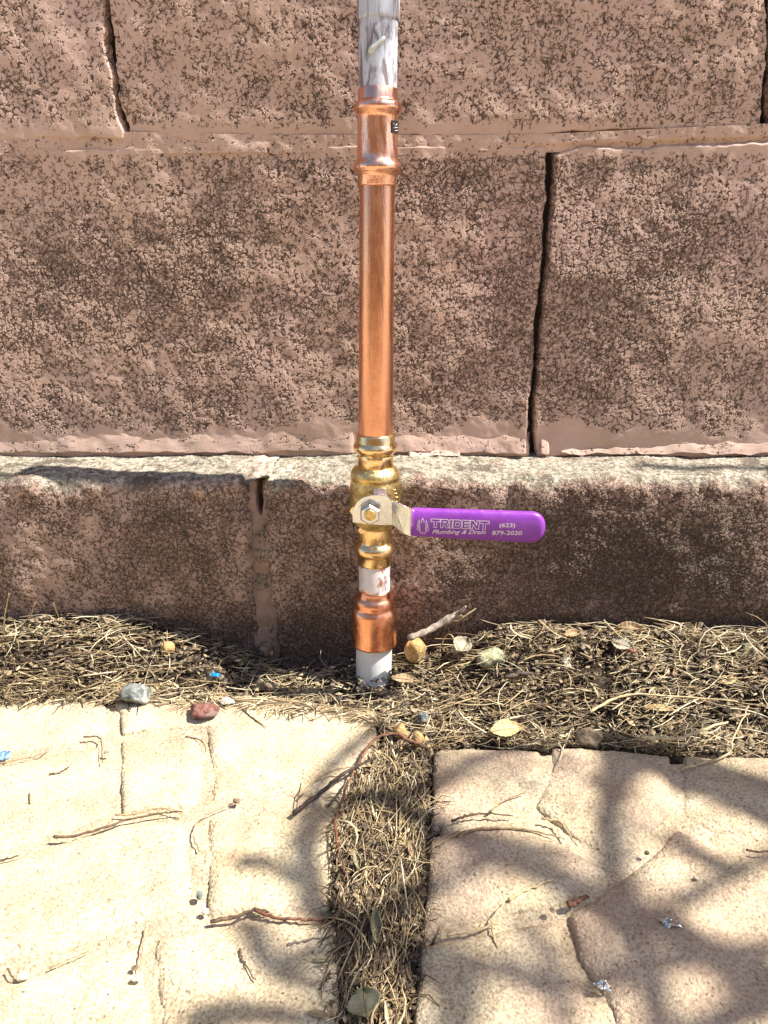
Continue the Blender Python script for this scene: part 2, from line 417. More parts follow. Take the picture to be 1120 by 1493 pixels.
# blocks beyond the frame, coarse
def far_block(x0, x1, z0, z1, sd):
    face_block('concrete_block', [(x0, z0), (x1, z0), (x1, z1), (x0, z1)], fine=0.008, seed=sd, edge_r=0.008, depth=0.01)
for k in range(5):
    z0 = zt + 0.008 + k * 0.203; o = 0.2 * (k % 2)
    for j in range(-3, 4): far_block(j * 0.4 + o - 0.1, j * 0.4 + o + 0.292, z0, z0 + 0.195, 100 + k * 9 + j)
for z0, z1, xl, xr in ((zbed + 0.003, zt, -0.628, 0.708), (zb2, zbed - 0.005, -0.478, 0.588)):
    far_block(xl - 0.39, xl, z0, z1, 71); far_block(xr, xr + 0.39, z0, z1, 72)

def strip(name, top, bot, y0, hfun, mat, parent, x0=-1.3, x1=1.4, fine=0.0008, wear=None, smooth=1.0, nv=None):
    """ribbon on the wall between two px polylines (as functions of world x)"""
    tp = np.array([[onY(*p).x, onY(*p).z] for p in top]); bt = np.array([[onY(*p).x, onY(*p).z] for p in bot])
    U = lines(x0, x1, VX0, VX1, fine, 0.03)
    zt_ = np.interp(U, tp[:, 0], tp[:, 1]); zb_ = np.interp(U, bt[:, 0], bt[:, 1])
    n = nv or max(6, int(np.max(zt_ - zb_) / fine)); v = np.linspace(0, 1, n)
    Z = zb_[:, None] + (zt_ - zb_)[:, None] * v[None]; X = np.repeat(U[:, None], n, 1)
    h = hfun(X, Z, np.repeat(v[None], len(U), 0))
    V = np.stack([X.ravel(), y0 - h.ravel(), Z.ravel()], 1)
    A = {'wear': np.full(len(V), wear if wear is not None else 0.1), 'smooth': np.full(len(V), smooth), 'bare': np.zeros(len(V))}
    return mesh_np(name, V, gridfaces(len(U), n), mat, parent, True, A)
# thick painted mortar line between the courses
strip('mortar_joint', [(-200, 198), (0, 197), (180, 192), (400, 196), (640, 197), (800, 195), (1120, 180), (1300, 176)],
      [(-200, 228), (0, 226), (400, 222), (700, 219), (805, 222), (1120, 214), (1300, 212)], 0.0,
      lambda X, Z, v: -0.0004 + fbm(X, Z, 0.03, 3, 44) * 0.0010 + fbm(X, Z, 0.006, 3, 47) * 0.0008 + 0.0008 * sstep(0.05, 0.15, X) - .003 * (1 - sstep(.25, .55, v)) * sstep(0.05, .15, X), M_block, wall, wear=.22, smooth=.30)
# dark core behind the cracks
def box_np(x0, x1, y0, y1, z0, z1):
    V = np.array([[x, y, z] for x in (x0, x1) for y in (y0, y1) for z in (z0, z1)])
    F = np.array([[0, 1, 3, 2], [4, 6, 7, 5], [0, 4, 5, 1], [2, 3, 7, 6], [0, 2, 6, 4], [1, 5, 7, 3]]); return V, F
V, Fq = box_np(-1.3, 1.4, 0.0095, 0.19, -0.1, zt + 1.02); mesh_np('mortar_core', V, Fq, M_dark, wall, False)
# painted fillet along the foot of course two
def fillet(pts_top, seed, th, px0, px1, name='mortar_fillet', mat=None):
    tp = np.array([[onY(*p).x, onY(*p).z] for p in pts_top])
    xa, xb = onY(px0, 650).x, onY(px1, 650).x
    U = np.linspace(xa, xb, max(20, int((min(xb, VX1 + .02) - max(xa, VX0 - .02)) / 0.0007))); 
    ztp = np.interp(U, tp[:, 0], tp[:, 1]) + fbm(U, U * 0, 0.01, 4, seed) * 0.003
    n = 44; v = np.linspace(0, 1, n)
    zb_ = ZLEDGE + 0.0015 + fbm(U, U * 0 + 3, 0.012, 3, seed + 2) * 0.0025
    Z = zb_[:, None] + (ztp - zb_)[:, None] * v; X = np.repeat(U[:, None], n, 1)
    endf = np.minimum(sstep(0, 0.004, X - xa), sstep(0, 0.004, xb - X))
    prof = (1 - v) ** 0.8 * sstep(0, 0.12, v)
    h = -0.0016 * (1 - prof[None]) - 0.006 * (1 - sstep(0, .1, v))[None] + (th + 0.0005) * prof[None] * endf - .006 * (1 - endf) + fbm(X, Z, 0.010, 5, seed + 4) * 0.0009 + fbm(X, Z, 0.05, 2, seed + 7) * 0.0014
    V = np.stack([X.ravel(), -h.ravel(), Z.ravel()], 1)
    A = {'wear': np.clip(0.26 + fbm(V[:, 0], V[:, 2], 0.02, 3, seed + 5) * .6, 0, 1), 'smooth': np.full(len(V), 0.34), 'grime_shade': np.full(len(V), .12), 'bare': np.zeros(len(V))}
    return mesh_np(name, V, gridfaces(len(U), n), mat or M_block, wall, True, A)
fillet([(-600, 632), (0, 632), (200, 634), (380, 630), (410, 612), (460, 612), (500, 622), (530, 625)], 201, 0.0022, -1500, 524)
fillet([(590, 632), (640, 632), (700, 634), (778, 632)], 207, 0.003, 530, 773)
fillet([(784, 634), (800, 640), (812, 644)], 212, 0.004, 781, 806)
fillet([(806, 655), (840, 653), (900, 648), (1120, 646), (1500, 646)], 215, 0.0022, 812, 2400)
fillet([(640, 652), (660, 654), (676, 656)], 218, 0.0075, 590, 676)

# the protruding bottom course, one bent sheet per block
def foundation_block(xa, xb, seed, endl=True, endr=True):
    y1, zt_ = LEDGE_Y, ZLEDGE; rr = 0.007; fine = 0.00065
    s1 = np.arange(0.012, -(-y1 - rr) , -fine)       # y of top surface
    P = [(y, zt_) for y in s1]; N = [(0, 1)] * len(P)
    for a in np.linspace(0, math.pi / 2, 16)[1:]:
        P.append((y1 + rr - rr * math.sin(a), zt_ - rr + rr * math.cos(a))); N.append((-math.sin(a), math.cos(a)))
    zz = list(np.arange(zt_ - rr - fine, -0.004, -fine)) + [-0.01, -0.03]
    P += [(y1, z) for z in zz]; N += [(-1, 0)] * len(zz)
    P = np.array(P); N = np.array(N, float)
    sarc = np.concatenate([[0], np.cumsum(np.hypot(*np.diff(P, axis=0).T))])
    U = lines(xa, xb, VX0, VX1, fine, 0.008)
    X = np.repeat(U[:, None], len(P), 1); S = np.repeat(sarc[None], len(U), 0)
    d = np.full(X.shape, 1.0)
    if endl: d = np.minimum(d, X - xa)
    if endr: d = np.minimum(d, xb - X)
    d = d + fbm(X, S, 0.012, 4, seed) * 0.005
    t = np.clip(d / 0.006, 0, 1); prof = 1 - np.sqrt(np.clip(1 - (1 - t) ** 2, 0, 1))
    send = 0.012 + (-y1)                      # arc length where the edge is
    near = np.exp(-((S - send) / 0.010) ** 2)
    h = -0.012 * prof + fbm(X, S, 0.10, 3, seed + 3) * 0.004 + fbm(X, S, 0.016, 4, seed + 5) * 0.0016 + near * (fbm(X, S, 0.02, 4, seed + 8) * 0.007 - 0.001)
    h = h - 0.004 * sstep(0.09, 0.17, S - send + 0.02) 
    V = np.stack([X, P[None, :, 0] + N[None, :, 0] * h, P[None, :, 1] + N[None, :, 1] * h], -1).reshape(-1, 3)
    px, py = projn(V); s_ = S.ravel()
    edge = fbm(V[:, 0], s_, 0.014, 4, 77) * 0.012
    bare = 1 - sstep(send - 0.004, send + 0.004, s_ + edge)
    def blob(cx, cy, rx, ry, a): return a * np.exp(-(((px - cx) / rx) ** 2 + ((py - cy) / ry) ** 2))
    grime_shade = np.clip(0.50 + 0.3 * sstep(860, 930, py) + blob(940, 800, 240, 110, .3) - .3 * (1 - sstep(700, 740, py)), 0, .9)  # stain at right, plus shade painted darker over the face and foot
    wv = 0.20 + blob(950, 830, 210, 100, .85) + blob(820, 760, 90, 60, .3) + blob(1080, 760, 80, 50, .35) + blob(230, 830, 90, 90, .35) + blob(470, 850, 60, 70, .3) + blob(650, 850, 60, 40, .2) + blob(250, 760, 40, 30, .4)
    wv = wv + 0.35 * sstep(870, 925, py) + fbm(V[:, 0], V[:, 2], 0.03, 3, 6) * 0.45  # wear also raised at the foot, deepening the painted base shade
    A = {'wear': np.clip(wv, 0, 1), 'smooth': np.zeros(len(V)), 'bare': bare, 'grime_shade': grime_shade}
    return mesh_np('foundation_block', V, gridfaces(len(U), len(P))[:, ::-1], M_block, wall, True, A)
xj0, xj1 = onY(364, 780, LEDGE_Y).x, onY(386, 780, LEDGE_Y).x
foundation_block(xj0 - 0.40, xj0 + .001, 301); foundation_block(xj1, xj1 + 0.42, 311)
foundation_block(xj1 + 0.43, xj1 + 0.83, 321); foundation_block(xj0 - 0.81, xj0 - 0.41, 331)
# mortar in the head joint of the bottom course, with a hole near the top
U = np.linspace(xj0 - 0.004, xj1 + 0.004, 40); Zs = np.linspace(-0.02, ZLEDGE - 0.005, 190)
X, Z = np.meshgrid(U, Zs, indexing='ij')
hx, hz = onY(375, 728, LEDGE_Y).x, onY(375, 728, LEDGE_Y).z
hole = np.exp(-(((X - hx) / 0.0026) ** 2 + ((Z - hz) / 0.015) ** 2))
h = -0.0055 + fbm(X, Z, 0.02, 4, 61) * 0.004 - 0.02 * sstep(0.3, 0.6, hole + fbm(X, Z, 0.006, 3, 3) * .3) - 0.006 * sstep(hz - .002, hz + .012, Z)
V = np.stack([X.ravel(), LEDGE_Y - h.ravel(), Z.ravel()], 1)
mesh_np('mortar_joint', V, gridfaces(40, 190), M_block, wall, True, {'grime_shade': np.full(len(V), .65), 'wear': np.clip(.45 + fbm(V[:, 0], V[:, 2], .02, 3, 4), 0, 1), 'smooth': np.full(len(V), .6), 'bare': np.zeros(len(V))})
# pale mortar lump on top of that joint
U = np.linspace(xj0 - 0.006, xj1 + 0.005, 40); Ys = np.linspace(LEDGE_Y + 0.002, 0.004, 60)
X, Y = np.meshgrid(U, Ys, indexing='ij')
h = ZLEDGE - 0.001 + fbm(X, Y, 0.01, 4, 67) * 0.005
V = np.stack([X.ravel(), Y.ravel(), h.ravel()], 1)
mesh_np('mortar_lump', V, gridfaces(40, 60), M_block, wall, True, {'wear': np.zeros(len(V)), 'smooth': np.full(len(V), .5), 'bare': np.full(len(V), .8)})

# ------------------------------------------------------------------ ground
V = np.array([[-60, -60, -0.035], [60, -60, -0.035], [60, 60, -0.035], [-60, 60, -0.035]])
tag(mesh_np('ground', V, np.array([[0, 1, 2, 3]]), M_ground, None, False), kind='structure')
def mound(x, y):
    """height of the soil between slab and wall"""
    A_ = 0.014 + 0.020 * sstep(0.03, 0.10, x) + 0.022 * sstep(0.08, 0.17, -x)
    base = -0.013 + A_ * sstep(-0.135, -0.058, y)
    hx_, hy_ = onZ(455, 955).x, onZ(455, 955).y
    base = base - 0.022 * np.exp(-(((x - hx_) / 0.050) ** 2 + ((y - hy_) / 0.026) ** 2))
    base = np.where(y < -0.15, -0.010, base)
    return base + fbm(x, y, 0.03, 3, 91) * 0.007
U = lines(-1.0, 1.1, VX0 - .03, VX1 + .03, 0.0014, 0.03); Ys = np.linspace(-0.42, -0.045, 260)
X, Y = np.meshgrid(U, Ys, indexing='ij')
V = np.stack([X.ravel(), Y.ravel(), mound(X, Y).ravel()], 1)
tag(mesh_np('soil', V, gridfaces(len(U), 260), M_soil), kind='structure')

def gz(*pp): return [(onZ(px, py).x, onZ(px, py).y) for px, py in pp]
def paving_stone(parent, poly, r, depth, seed, pinkf, rag=0.0010, tilt=(0, 0), fine=0.0009, swell=0.0022):
    xs = [p[0] for p in poly]; ys = [p[1] for p in poly]
    U = lines(min(xs) - .001, max(xs) + .001, VX0 - .02, VX1 + .02, fine, 0.012); W = lines(min(ys) - .001, max(ys) + .001, -0.335, -0.05, fine, 0.012)
    x, y = np.meshgrid(U, W, indexing='ij'); x = x.ravel(); y = y.ravel()
    d = polydist(x, y, poly) - (0.0022 if parent == slab else 0.0012) * np.where(y < -0.118, 1, 0) + fbm(x, y, 0.03, 3, seed) * rag * 2
    t = np.clip(d / r, 0, 1); prof = 1 - np.sqrt(np.clip(1 - (1 - t) ** 2, 0, 1))
    cx, cy = np.mean(xs), np.mean(ys)
    dr = 0.0044 if r > .012 else 0.0042; h = -dr * prof - (depth - dr) * (1 - sstep(-0.0002, 0.0012, d)) + fbm(x, y, 0.06, 3, seed + 4) * swell * 1.6 + fbm(x, y, 0.012, 4, seed + 9) * 0.0011 + tilt[0] * (x - cx) + tilt[1] * (y - cy)
    V = np.stack([x, y, h], 1)
    A = {'pink': np.clip(pinkf + fbm(x, y, 0.04, 3, seed + 2) * 1.1, 0, 1)}
    V, Fq, A = compact(V, gridfaces(len(U), len(W), d > -0.0003), A)
    return mesh_np('paving_stone', V, Fq, M_stone, parent, True, A)
def bed(parent, poly, z, seed):
    xs = [p[0] for p in poly]; ys = [p[1] for p in poly]
    U = lines(min(xs), max(xs), VX0 - .02, VX1 + .02, 0.0013, 0.02); W = lines(min(ys), max(ys), -0.335, -0.05, 0.0013, 0.02)
    x, y = np.meshgrid(U, W, indexing='ij'); x = x.ravel(); y = y.ravel()
    d = polydist(x, y, poly)
    V = np.stack([x, y, z + fbm(x, y, 0.02, 4, seed) * 0.003 - 0.03 * (1 - sstep(0, 0.006, d))], 1)
    V, Fq, _ = compact(V, gridfaces(len(U), len(W), d > 0), {})
    return mesh_np('joint_bed', V, Fq, M_stone, parent, True, {'pink': np.full(len(V), 0.7 if parent == path else 0.5)})
path = bpy.data.objects.new('paving', None); link(path); tag(path, 'sunlit stamped stone paving left of the litter filled gap', kind='structure')
slab = bpy.data.objects.new('paving', None); link(slab); tag(slab, 'stamped flagstone slab in dappled shade right of the gap', kind='structure')
BX = -700
L = [[(BX, 1008), (60, 1012), (150, 1018), (160, 1060), (146, 1074), (70, 1090), (0, 1103), (BX, 1260)],
     [(166, 1018), (260, 1018), (380, 1022), (480, 1034), (548, 1046), (552, 1078), (530, 1110), (495, 1160), (350, 1163), (306, 1172), (302, 1100), (299, 1062), (240, 1064), (178, 1068)],
     [(175, 1076), (240, 1070), (293, 1068), (297, 1110), (295, 1165), (268, 1180), (177, 1187)],
     [(BX, 1275), (0, 1113), (70, 1098), (148, 1084), (156, 1140), (165, 1190), (78, 1214), (0, 1240), (BX, 1455)],
     [(BX, 1475), (0, 1251), (75, 1226), (175, 1200), (272, 1192), (284, 1240), (284, 1334), (214, 1351), (120, 1378), (0, 1410), (BX, 1625)],
     [(302, 1190), (345, 1176), (495, 1172), (488, 1250), (486, 1328), (400, 1334), (300, 1336)],
     [(224, 1366), (300, 1350), (400, 1343), (492, 1340), (498, 1420), (482, 2100), (260, 2100)],
     [(BX, 1650), (0, 1424), (120, 1390), (208, 1368), (226, 1493), (244, 2100), (BX, 2100)]]
for i, p in enumerate(L):
    paving_stone(path, gz(*p), 0.011, 0.014 if i in (0, 1) else 0.009, 400 + i * 7, 0.02 + (0.25 if i in (1,) else 0), tilt=(random.uniform(-.01, .01), random.uniform(-.01, .01)))
bed(path, gz((BX, 1010), (150, 1017), (380, 1024), (545, 1050), (540, 1090), (480, 1165), (480, 1330), (478, 2100), (BX, 2100)), -0.0031, 55)
Rr = [[(627, 1092), (640, 1084), (700, 1082), (795, 1086), (794, 1118), (775, 1160), (768, 1178), (690, 1194), (624, 1205)],
      [(800, 1086), (985, 1094), (984, 1185), (940, 1232), (903, 1262), (845, 1228), (776, 1176), (800, 1120)],
      [(993, 1094), (1120, 1097), (1900, 1125), (1900, 1560), (1120, 1243), (990, 1190)],
      [(985, 1200), (1120, 1254), (1900, 1580), (1900, 2100), (945, 2100), (890, 1470), (840, 1395), (826, 1330), (905, 1275), (945, 1242)],
      [(622, 1213), (690, 1203), (772, 1186), (840, 1236), (896, 1270), (815, 1322), (735, 1338), (612, 1365)],
      [(610, 1375), (735, 1349), (818, 1332), (832, 1400), (882, 1475), (935, 2100), (575, 2100), (600, 1480)]]
for i, p in enumerate(Rr):
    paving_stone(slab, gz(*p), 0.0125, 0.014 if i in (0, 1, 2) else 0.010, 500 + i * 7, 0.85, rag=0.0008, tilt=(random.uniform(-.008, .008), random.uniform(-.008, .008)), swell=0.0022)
bed(slab, gz((640, 1090), (700, 1086), (985, 1098), (1900, 1135), (1900, 2100), (590, 2100), (612, 1490), (622, 1365), (634, 1205)), -0.0035, 57)

V, Fq = box_np(-6, 6, -4.2, -4.0, -0.03, 2.3)
tag(mesh_np('added_backdrop_wall', V, Fq, plain('tan_stucco', (0.34, 0.25, 0.17), 0.9, 0.2), None, False), 'plain tan stucco wall added unseen behind the viewer, for the copper to reflect', 'wall')  # added wall out of view, gives the copper something darker to reflect
# ------------------------------------------------------------------ the pipe
TOPP, BOTP = onY(552.5, -60, -0.046), onY(545, 1000, -0.078)
axis_t = np.linspace(-0.1, 1.1, 400)
axis_py = np.array([proj(TOPP.lerp(BOTP, t))[1] for t in axis_t])
axis_rd = {}
def ax(py):
    t = float(np.interp(py, axis_py, axis_t)); p = TOPP.lerp(BOTP, t); return p, proj(p)[2]
AX = (BOTP - TOPP).normalized()
E1 = Vector((1, 0, 0)); E1 = (E1 - AX * E1.dot(AX)).normalized(); E2 = AX.cross(E1)
def lathe(prof, name, mat, parent, sides=72, rfun=None, sub=1):
    """prof: list of (py, width_px)"""
    V = []; n = len(prof)
    rings = []
    for py, wpx in prof:
        p, dep = ax(py); rings.append((p, wpx / 2 * dep / F_PX, py))
    for p, r, py in rings:
        for k in range(sides):
            a = 2 * math.pi * k / sides; rr = r * (rfun(a, py) if rfun else 1)
            V.append(p + (E1 * math.cos(a) + E2 * math.sin(a)) * rr)
    V = np.array([tuple(v) for v in V]); Fq = gridfaces(n, sides)
    i = np.arange(n - 1) * sides; wrap = np.stack([i + sides - 1, i + 2 * sides - 1, i + sides, i], 1)
    return mesh_np(name, V, np.concatenate([Fq, wrap])[:, ::-1], mat, parent, True)
def arc(y0, y1, w0, w1, n=8):
    """bead between y0 and y1 bulging from w0 to w1"""
    return [(y0 + (y1 - y0) * i / n, w0 + (w1 - w0) * math.sin(math.pi * i / n) ** 0.8) for i in range(n + 1)]
M_copper = metal_material('bright_copper', (0.80, 0.40, 0.26), (0.90, 0.52, 0.37), 0.16, 0.36, (0.50, 0.20, 0.10), (300, 300, 60), 0.00010, 80, (0.50, 0.72))
M_copperp = metal_material('brushed_copper_tube', (0.71, 0.335, 0.195), (0.77, 0.385, 0.235), 0.20, 0.32, (0.50, 0.22, 0.12), (1100, 1100, 14), 0.00003, 45, (0.55, 0.85))
M_copperd = metal_material('dull_copper', (0.70, 0.29, 0.16), (0.80, 0.38, 0.23), 0.2, 0.36, (0.40, 0.14, 0.08), (300, 300, 120), 0.00005, 60, (0.5, 0.75))
M_brass = metal_material('polished_brass', (0.78, 0.52, 0.24), (0.88, 0.64, 0.36), 0.14, 0.32, (0.45, 0.27, 0.08), (350, 350, 90), 0.00005, 70, (0.52, 0.75))
M_castbrass = metal_material('cast_brass', (0.58, 0.42, 0.16), (0.74, 0.56, 0.26), 0.28, 0.42, (0.34, 0.22, 0.08), (500, 500, 500), 0.00012, 70)
M_steel = metal_material('zinc_plate', (0.60, 0.61, 0.61), (0.70, 0.71, 0.71), 0.16, 0.32, None, (200, 200, 200), 0.00003)
# old galvanised pipe with milky paint smears
s = NB('smeared_grey_pipe'); n = s.noise(1.0, 5, 0.6, s.stretch(170, 170, 45), 0.6); n2 = s.noise(90, 4)
m = s.mr(n, 0.42, 0.56)
col = s.mix(m, (0.20, 0.165, 0.17), (0.50, 0.53, 0.60)); col = s.mix(s.mr(n2, 0.60, 0.72, 0, .6), col, (0.25, 0.30, 0.24))
s.color(col); s.rough(0.62); s.spec(0.25); s.bump(n, 0.0004); M_galv = s.m
s = NB('fluxed_copper'); n = s.noise(1.0, 5, 0.6, s.stretch(90, 90, 55), 1.2)
s.color(s.mix(s.mr(n, 0.36, 0.46), (0.62, 0.26, 0.15), (0.66, 0.60, 0.60))); s.metal(s.mr(n, 0.40, 0.52, 0.9, 0.05)); s.rough(0.42); s.bump(n, 0.0003); M_flux = s.m
s = NB('white_plastic_pipe'); n = s.noise(45, 5, 0.6)
s.color(s.mix(s.mr(n, 0.45, 0.75), (0.66, 0.68, 0.67), (0.48, 0.46, 0.40))); s.rough(0.38); s.spec(0.45); s.bump(n, 0.0002); M_pvc = s.m
M_black = plain('black_ink', (0.02, 0.018, 0.016), 0.4); M_white = plain('pale_ink', (0.72, 0.64, 0.66), 0.6, 0.3, 0.04)
M_fluxw = plain('dried_flux', (0.55, 0.60, 0.55), 0.5, 0.4, 0.1)

pipe = thing('water_pipe', 'upright copper water pipe with brass shutoff valve and purple lever handle on white plastic pipe', 'pipe', tuple(BOTP))
g = lathe([(-260, 66), (-20, 63), (26, 61.5), (30, 61), (31.5, 58), (31.6, 50)], 'threaded_socket', M_galv, pipe)
lathe([(25, 56), (31, 56.5), (134, 55)], 'grey_pipe', M_galv, pipe)
# drip of solder on the grey pipe
def on_pipe(px, py, wpx, lift=0.0):
    """point on the camera side of the pipe surface"""
    p, dep = ax(py); r = wpx / 2 * dep / F_PX + lift
    cx = proj(p)[0]; sx = max(-0.98, min(0.98, (px - cx) / (wpx / 2)))
    return p + (E1 * sx + Vector((0, -1, 0)) * math.sqrt(1 - sx * sx)) * r
mb = MB(); add_tube(mb, catmull([on_pipe(562, 58, 56), on_pipe(555, 66, 56, .0003), on_pipe(546, 74, 56, .0006), on_pipe(540, 82, 56, .0004)], 10), [.0006, .0012, .0014, .0013, .0012, .0012, .0013, .0015, .0017, .0015, .0008], 10)
mb.build('solder_drip', M_fluxw, pipe)
cp = lathe([(129, 50), (130, 57), (131, 58.5), (146, 58.5), (148, 60)] + [(149, 63), (151, 67), (154, 70.5), (158, 72), (162, 70.5), (165, 66), (168, 61.5)] + [(170, 59.5), (175, 59), (200, 59), (225, 59.5), (232, 60), (235, 62), (238, 66), (241, 69), (245, 70.5), (249, 69), (252, 64), (255, 58.5), (258, 57), (270, 57), (271.5, 56.5), (272, 51)], 'press_coupling', M_copper, pipe)
mb = MB()
G = [[on_pipe(px, py, 60.5, 0.00025) for px in np.linspace(571.5, 581.5, 6)] for py in np.linspace(177, 195, 8)]
V = np.array([tuple(p) for r_ in G for p in r_]); mb.add(V, gridfaces(8, 6))
lab = mb.build('ink_mark', M_black, cp)
mb = MB()
for (x0, y0, x1, y1) in ((573.5, 181, 576, 185), (576, 185, 578.5, 181), (574, 188, 579, 186.5), (575, 192, 579, 190.5)):
    add_tube(mb, [on_pipe(x0, y0, 60.5, .0004), on_pipe(x1, y1, 60.5, .0004)], 0.00016, 4)
mb.build('ink_lettering', M_white, cp)
lathe([(266, 50), (272, 51.5), (450, 50.8), (636, 50)], 'copper_tube', M_copperp, pipe)
# valve
def octo(a, py): 
    k = math.cos(math.pi / 8) / math.cos(((a + math.pi / 8) % (math.pi / 4)) - math.pi / 8); return 0.5 + 0.5 * k * 1.03
lathe([(631, 48), (632, 55), (633.5, 57), (643, 57), (645, 59), (647, 62.5), (650, 64.5), (653, 64.5), (656, 62), (658.5, 57), (660, 54), (662, 53)], 'press_end', M_brass, pipe)
lathe([(661, 53), (663, 54), (664, 54.5), (680, 54.5), (681, 52)], 'hex_neck', M_brass, pipe, rfun=octo)
vb = lathe([(678, 52), (680, 58), (682, 63), (685, 68), (688, 71), (691, 72.5), (694, 72.8), (696, 71), (697.5, 69.5), (700, 71), (706, 73.5), (715, 74.5), (726, 74), (738, 72), (748, 68), (756, 62), (763, 54), (768, 50)], 'valve_body', M_castbrass, pipe)
lathe([(764, 49), (768, 50), (788, 49.5), (790, 48)], 'hex_neck', M_brass, pipe, rfun=octo)
lathe([(786, 48), (789, 50), (791, 55), (794, 59), (797, 61), (801, 61), (804, 58), (806.5, 53), (808, 50), (819, 49.5), (821, 48.5), (821.5, 44)], 'press_end', M_brass, pipe)
# raised cast marks on the valve shoulder
mb = MB()
for k, (px, py) in enumerate(((577, 706), (578.5, 712), (579.5, 718), (579, 724))):
    for q in range(2):
        add_tube(mb, [on_pipe(px - 3 + q * 1.5, py - 2 + q * 2, 74.5, 0), on_pipe(px + q * 1.5, py + 1.5 - q * 2, 74.5, .0001)], 0.0004, 5)
mb.build('cast_marking', M_castbrass, vb)
lathe([(816, 44), (822, 45.5), (840, 45.5), (862, 45.5)], 'copper_stub', M_flux, pipe)
lathe([(858, 44), (859, 47), (861, 47.5), (867, 49), (869, 52), (871, 55.5), (874, 58), (878, 58.8), (881, 58.5), (883, 59), (885, 61.5), (888, 65), (891, 66.5), (900, 66.6), (925, 66), (932, 66), (934, 67), (936, 66.5), (937, 60), (937.2, 50)], 'reducer_fitting', M_copperd, pipe)
lathe([(925, 52), (937, 52.5), (990, 51.5), (1060, 50)], 'plastic_pipe', M_pvc, pipe)

# lever, nut, grip: plane a little in front of the valve
vy = ax(745)[0].y
YP = vy - 0.0245
def plate(pts, yv, th, name, mat, parent):
    """pts px polygon; yv depth per point"""
    n = len(pts); Pf = [onY(px, py, y) for (px, py), y in zip(pts, yv)]
    V = [tuple(p) for p in Pf] + [(p.x, p.y + th, p.z) for p in Pf]
    me = bpy.data.meshes.new(name)
    fs = [list(range(n))[::-1], [n + i for i in range(n)]] + [[i, (i + 1) % n, n + (i + 1) % n, n + i] for i in range(n)]
    off = parent.location
    me.from_pydata([Vector(v) - off for v in V], [], fs); me.materials.append(mat)
    o = bpy.data.objects.new(name, me); link(o); o.parent = parent
    b = o.modifiers.new('bevel', 'BEVEL'); b.width = 0.0003; b.segments = 2; b.limit_method = 'ANGLE'
    return o
YG = YP - 0.0085
plate([(513.5, 744), (521, 731), (529, 725), (541, 722), (545, 721.5), (563, 722), (572, 731), (572.5, 766), (557, 766), (514.5, 762)], [YP] * 10, 0.0022, 'lever_hub', M_steel, pipe)
plate([(572, 731), (584, 735), (597, 741), (597, 782), (590, 778), (572.5, 766)], [YP, YP - .0035, YG, YG, YG + .0018, YP], 0.0022, 'lever_arm', M_steel, pipe)
plate([(596.6, 741), (608, 743), (608, 784), (596.6, 782)], [YG] * 4, 0.0022, 'lever_arm', M_steel, pipe)
plate([(544.5, 721.6), (544.8, 712.5), (562.5, 712.5), (562.8, 722)], [YP + .0001, YP + .005, YP + .005, YP + .0001], 0.002, 'stop_tab', M_steel, pipe)
def disc_mesh(c, r0, r1, L, sides, mb, rotoff=0.0, ax_=Vector((0, -1, 0)), up_=Vector((0, 0, 1)), cham=0.0):
    side = ax_.cross(up_).normalized(); rings = [(0, r0), (L - cham, r1), (L, r1 - cham)] if cham else [(0, r0), (L, r1)]
    V = []
    for l_, r_ in rings:
        for k in range(sides):
            a = 2 * math.pi * k / sides + rotoff
            V.append(c + ax_ * l_ + (side * math.cos(a) + up_ * math.sin(a)) * r_)
    n = len(rings); V.append(c); V.append(c + ax_ * L)
    V = np.array([tuple(v) for v in V]); Fq = gridfaces(n, sides); i = np.arange(n - 1) * sides
    wrap = np.stack([i + sides - 1, i + 2 * sides - 1, i + sides, i], 1)
    mb.add(V, np.concatenate([Fq, wrap])[:, ::-1])
    k = np.arange(sides); k2 = (k + 1) % sides
    caps = np.concatenate([np.stack([np.full(sides, n * sides), k2, k], 1), np.stack([np.full(sides, n * sides + 1), (n - 1) * sides + k, (n - 1) * sides + k2], 1)])
    mb.F.setdefault(3, []).append(caps + mb.n - len(V))
def part_disc(name, mat, parent, px, py, y, r0, r1, L, sides, smooth=False, **k):
    mb = MB(); disc_mesh(onY(px, py, y), r0, r1, L, sides, mb, **k); return mb.build(name, mat, parent, smooth)
part_disc('valve_bonnet', M_castbrass, pipe, 541, 742, vy - 0.008, 0.0105, 0.0095, 0.0145, 40, True)
part_disc('washer', M_steel, pipe, 540, 747, YP - 0.0001, 0.0078, 0.0076, 0.0010, 40)
nut = part_disc('hex_nut', M_steel, pipe, 540, 747, YP - 0.001, 0.0068, 0.0068, 0.0052, 6, rotoff=math.pi / 6, cham=0.0009)
part_disc('valve_stem', M_castbrass, nut, 540, 748, YP - 0.004, 0.0036, 0.0036, 0.0040, 32, cham=0.0004)
part_disc('stop_lug', M_brass, pipe, 518, 740, YP + 0.008, 0.003, 0.003, 0.006, 6)
part_disc('stop_lug', M_brass, pipe, 529, 768, YP + 0.008, 0.0026, 0.0026, 0.006, 6)
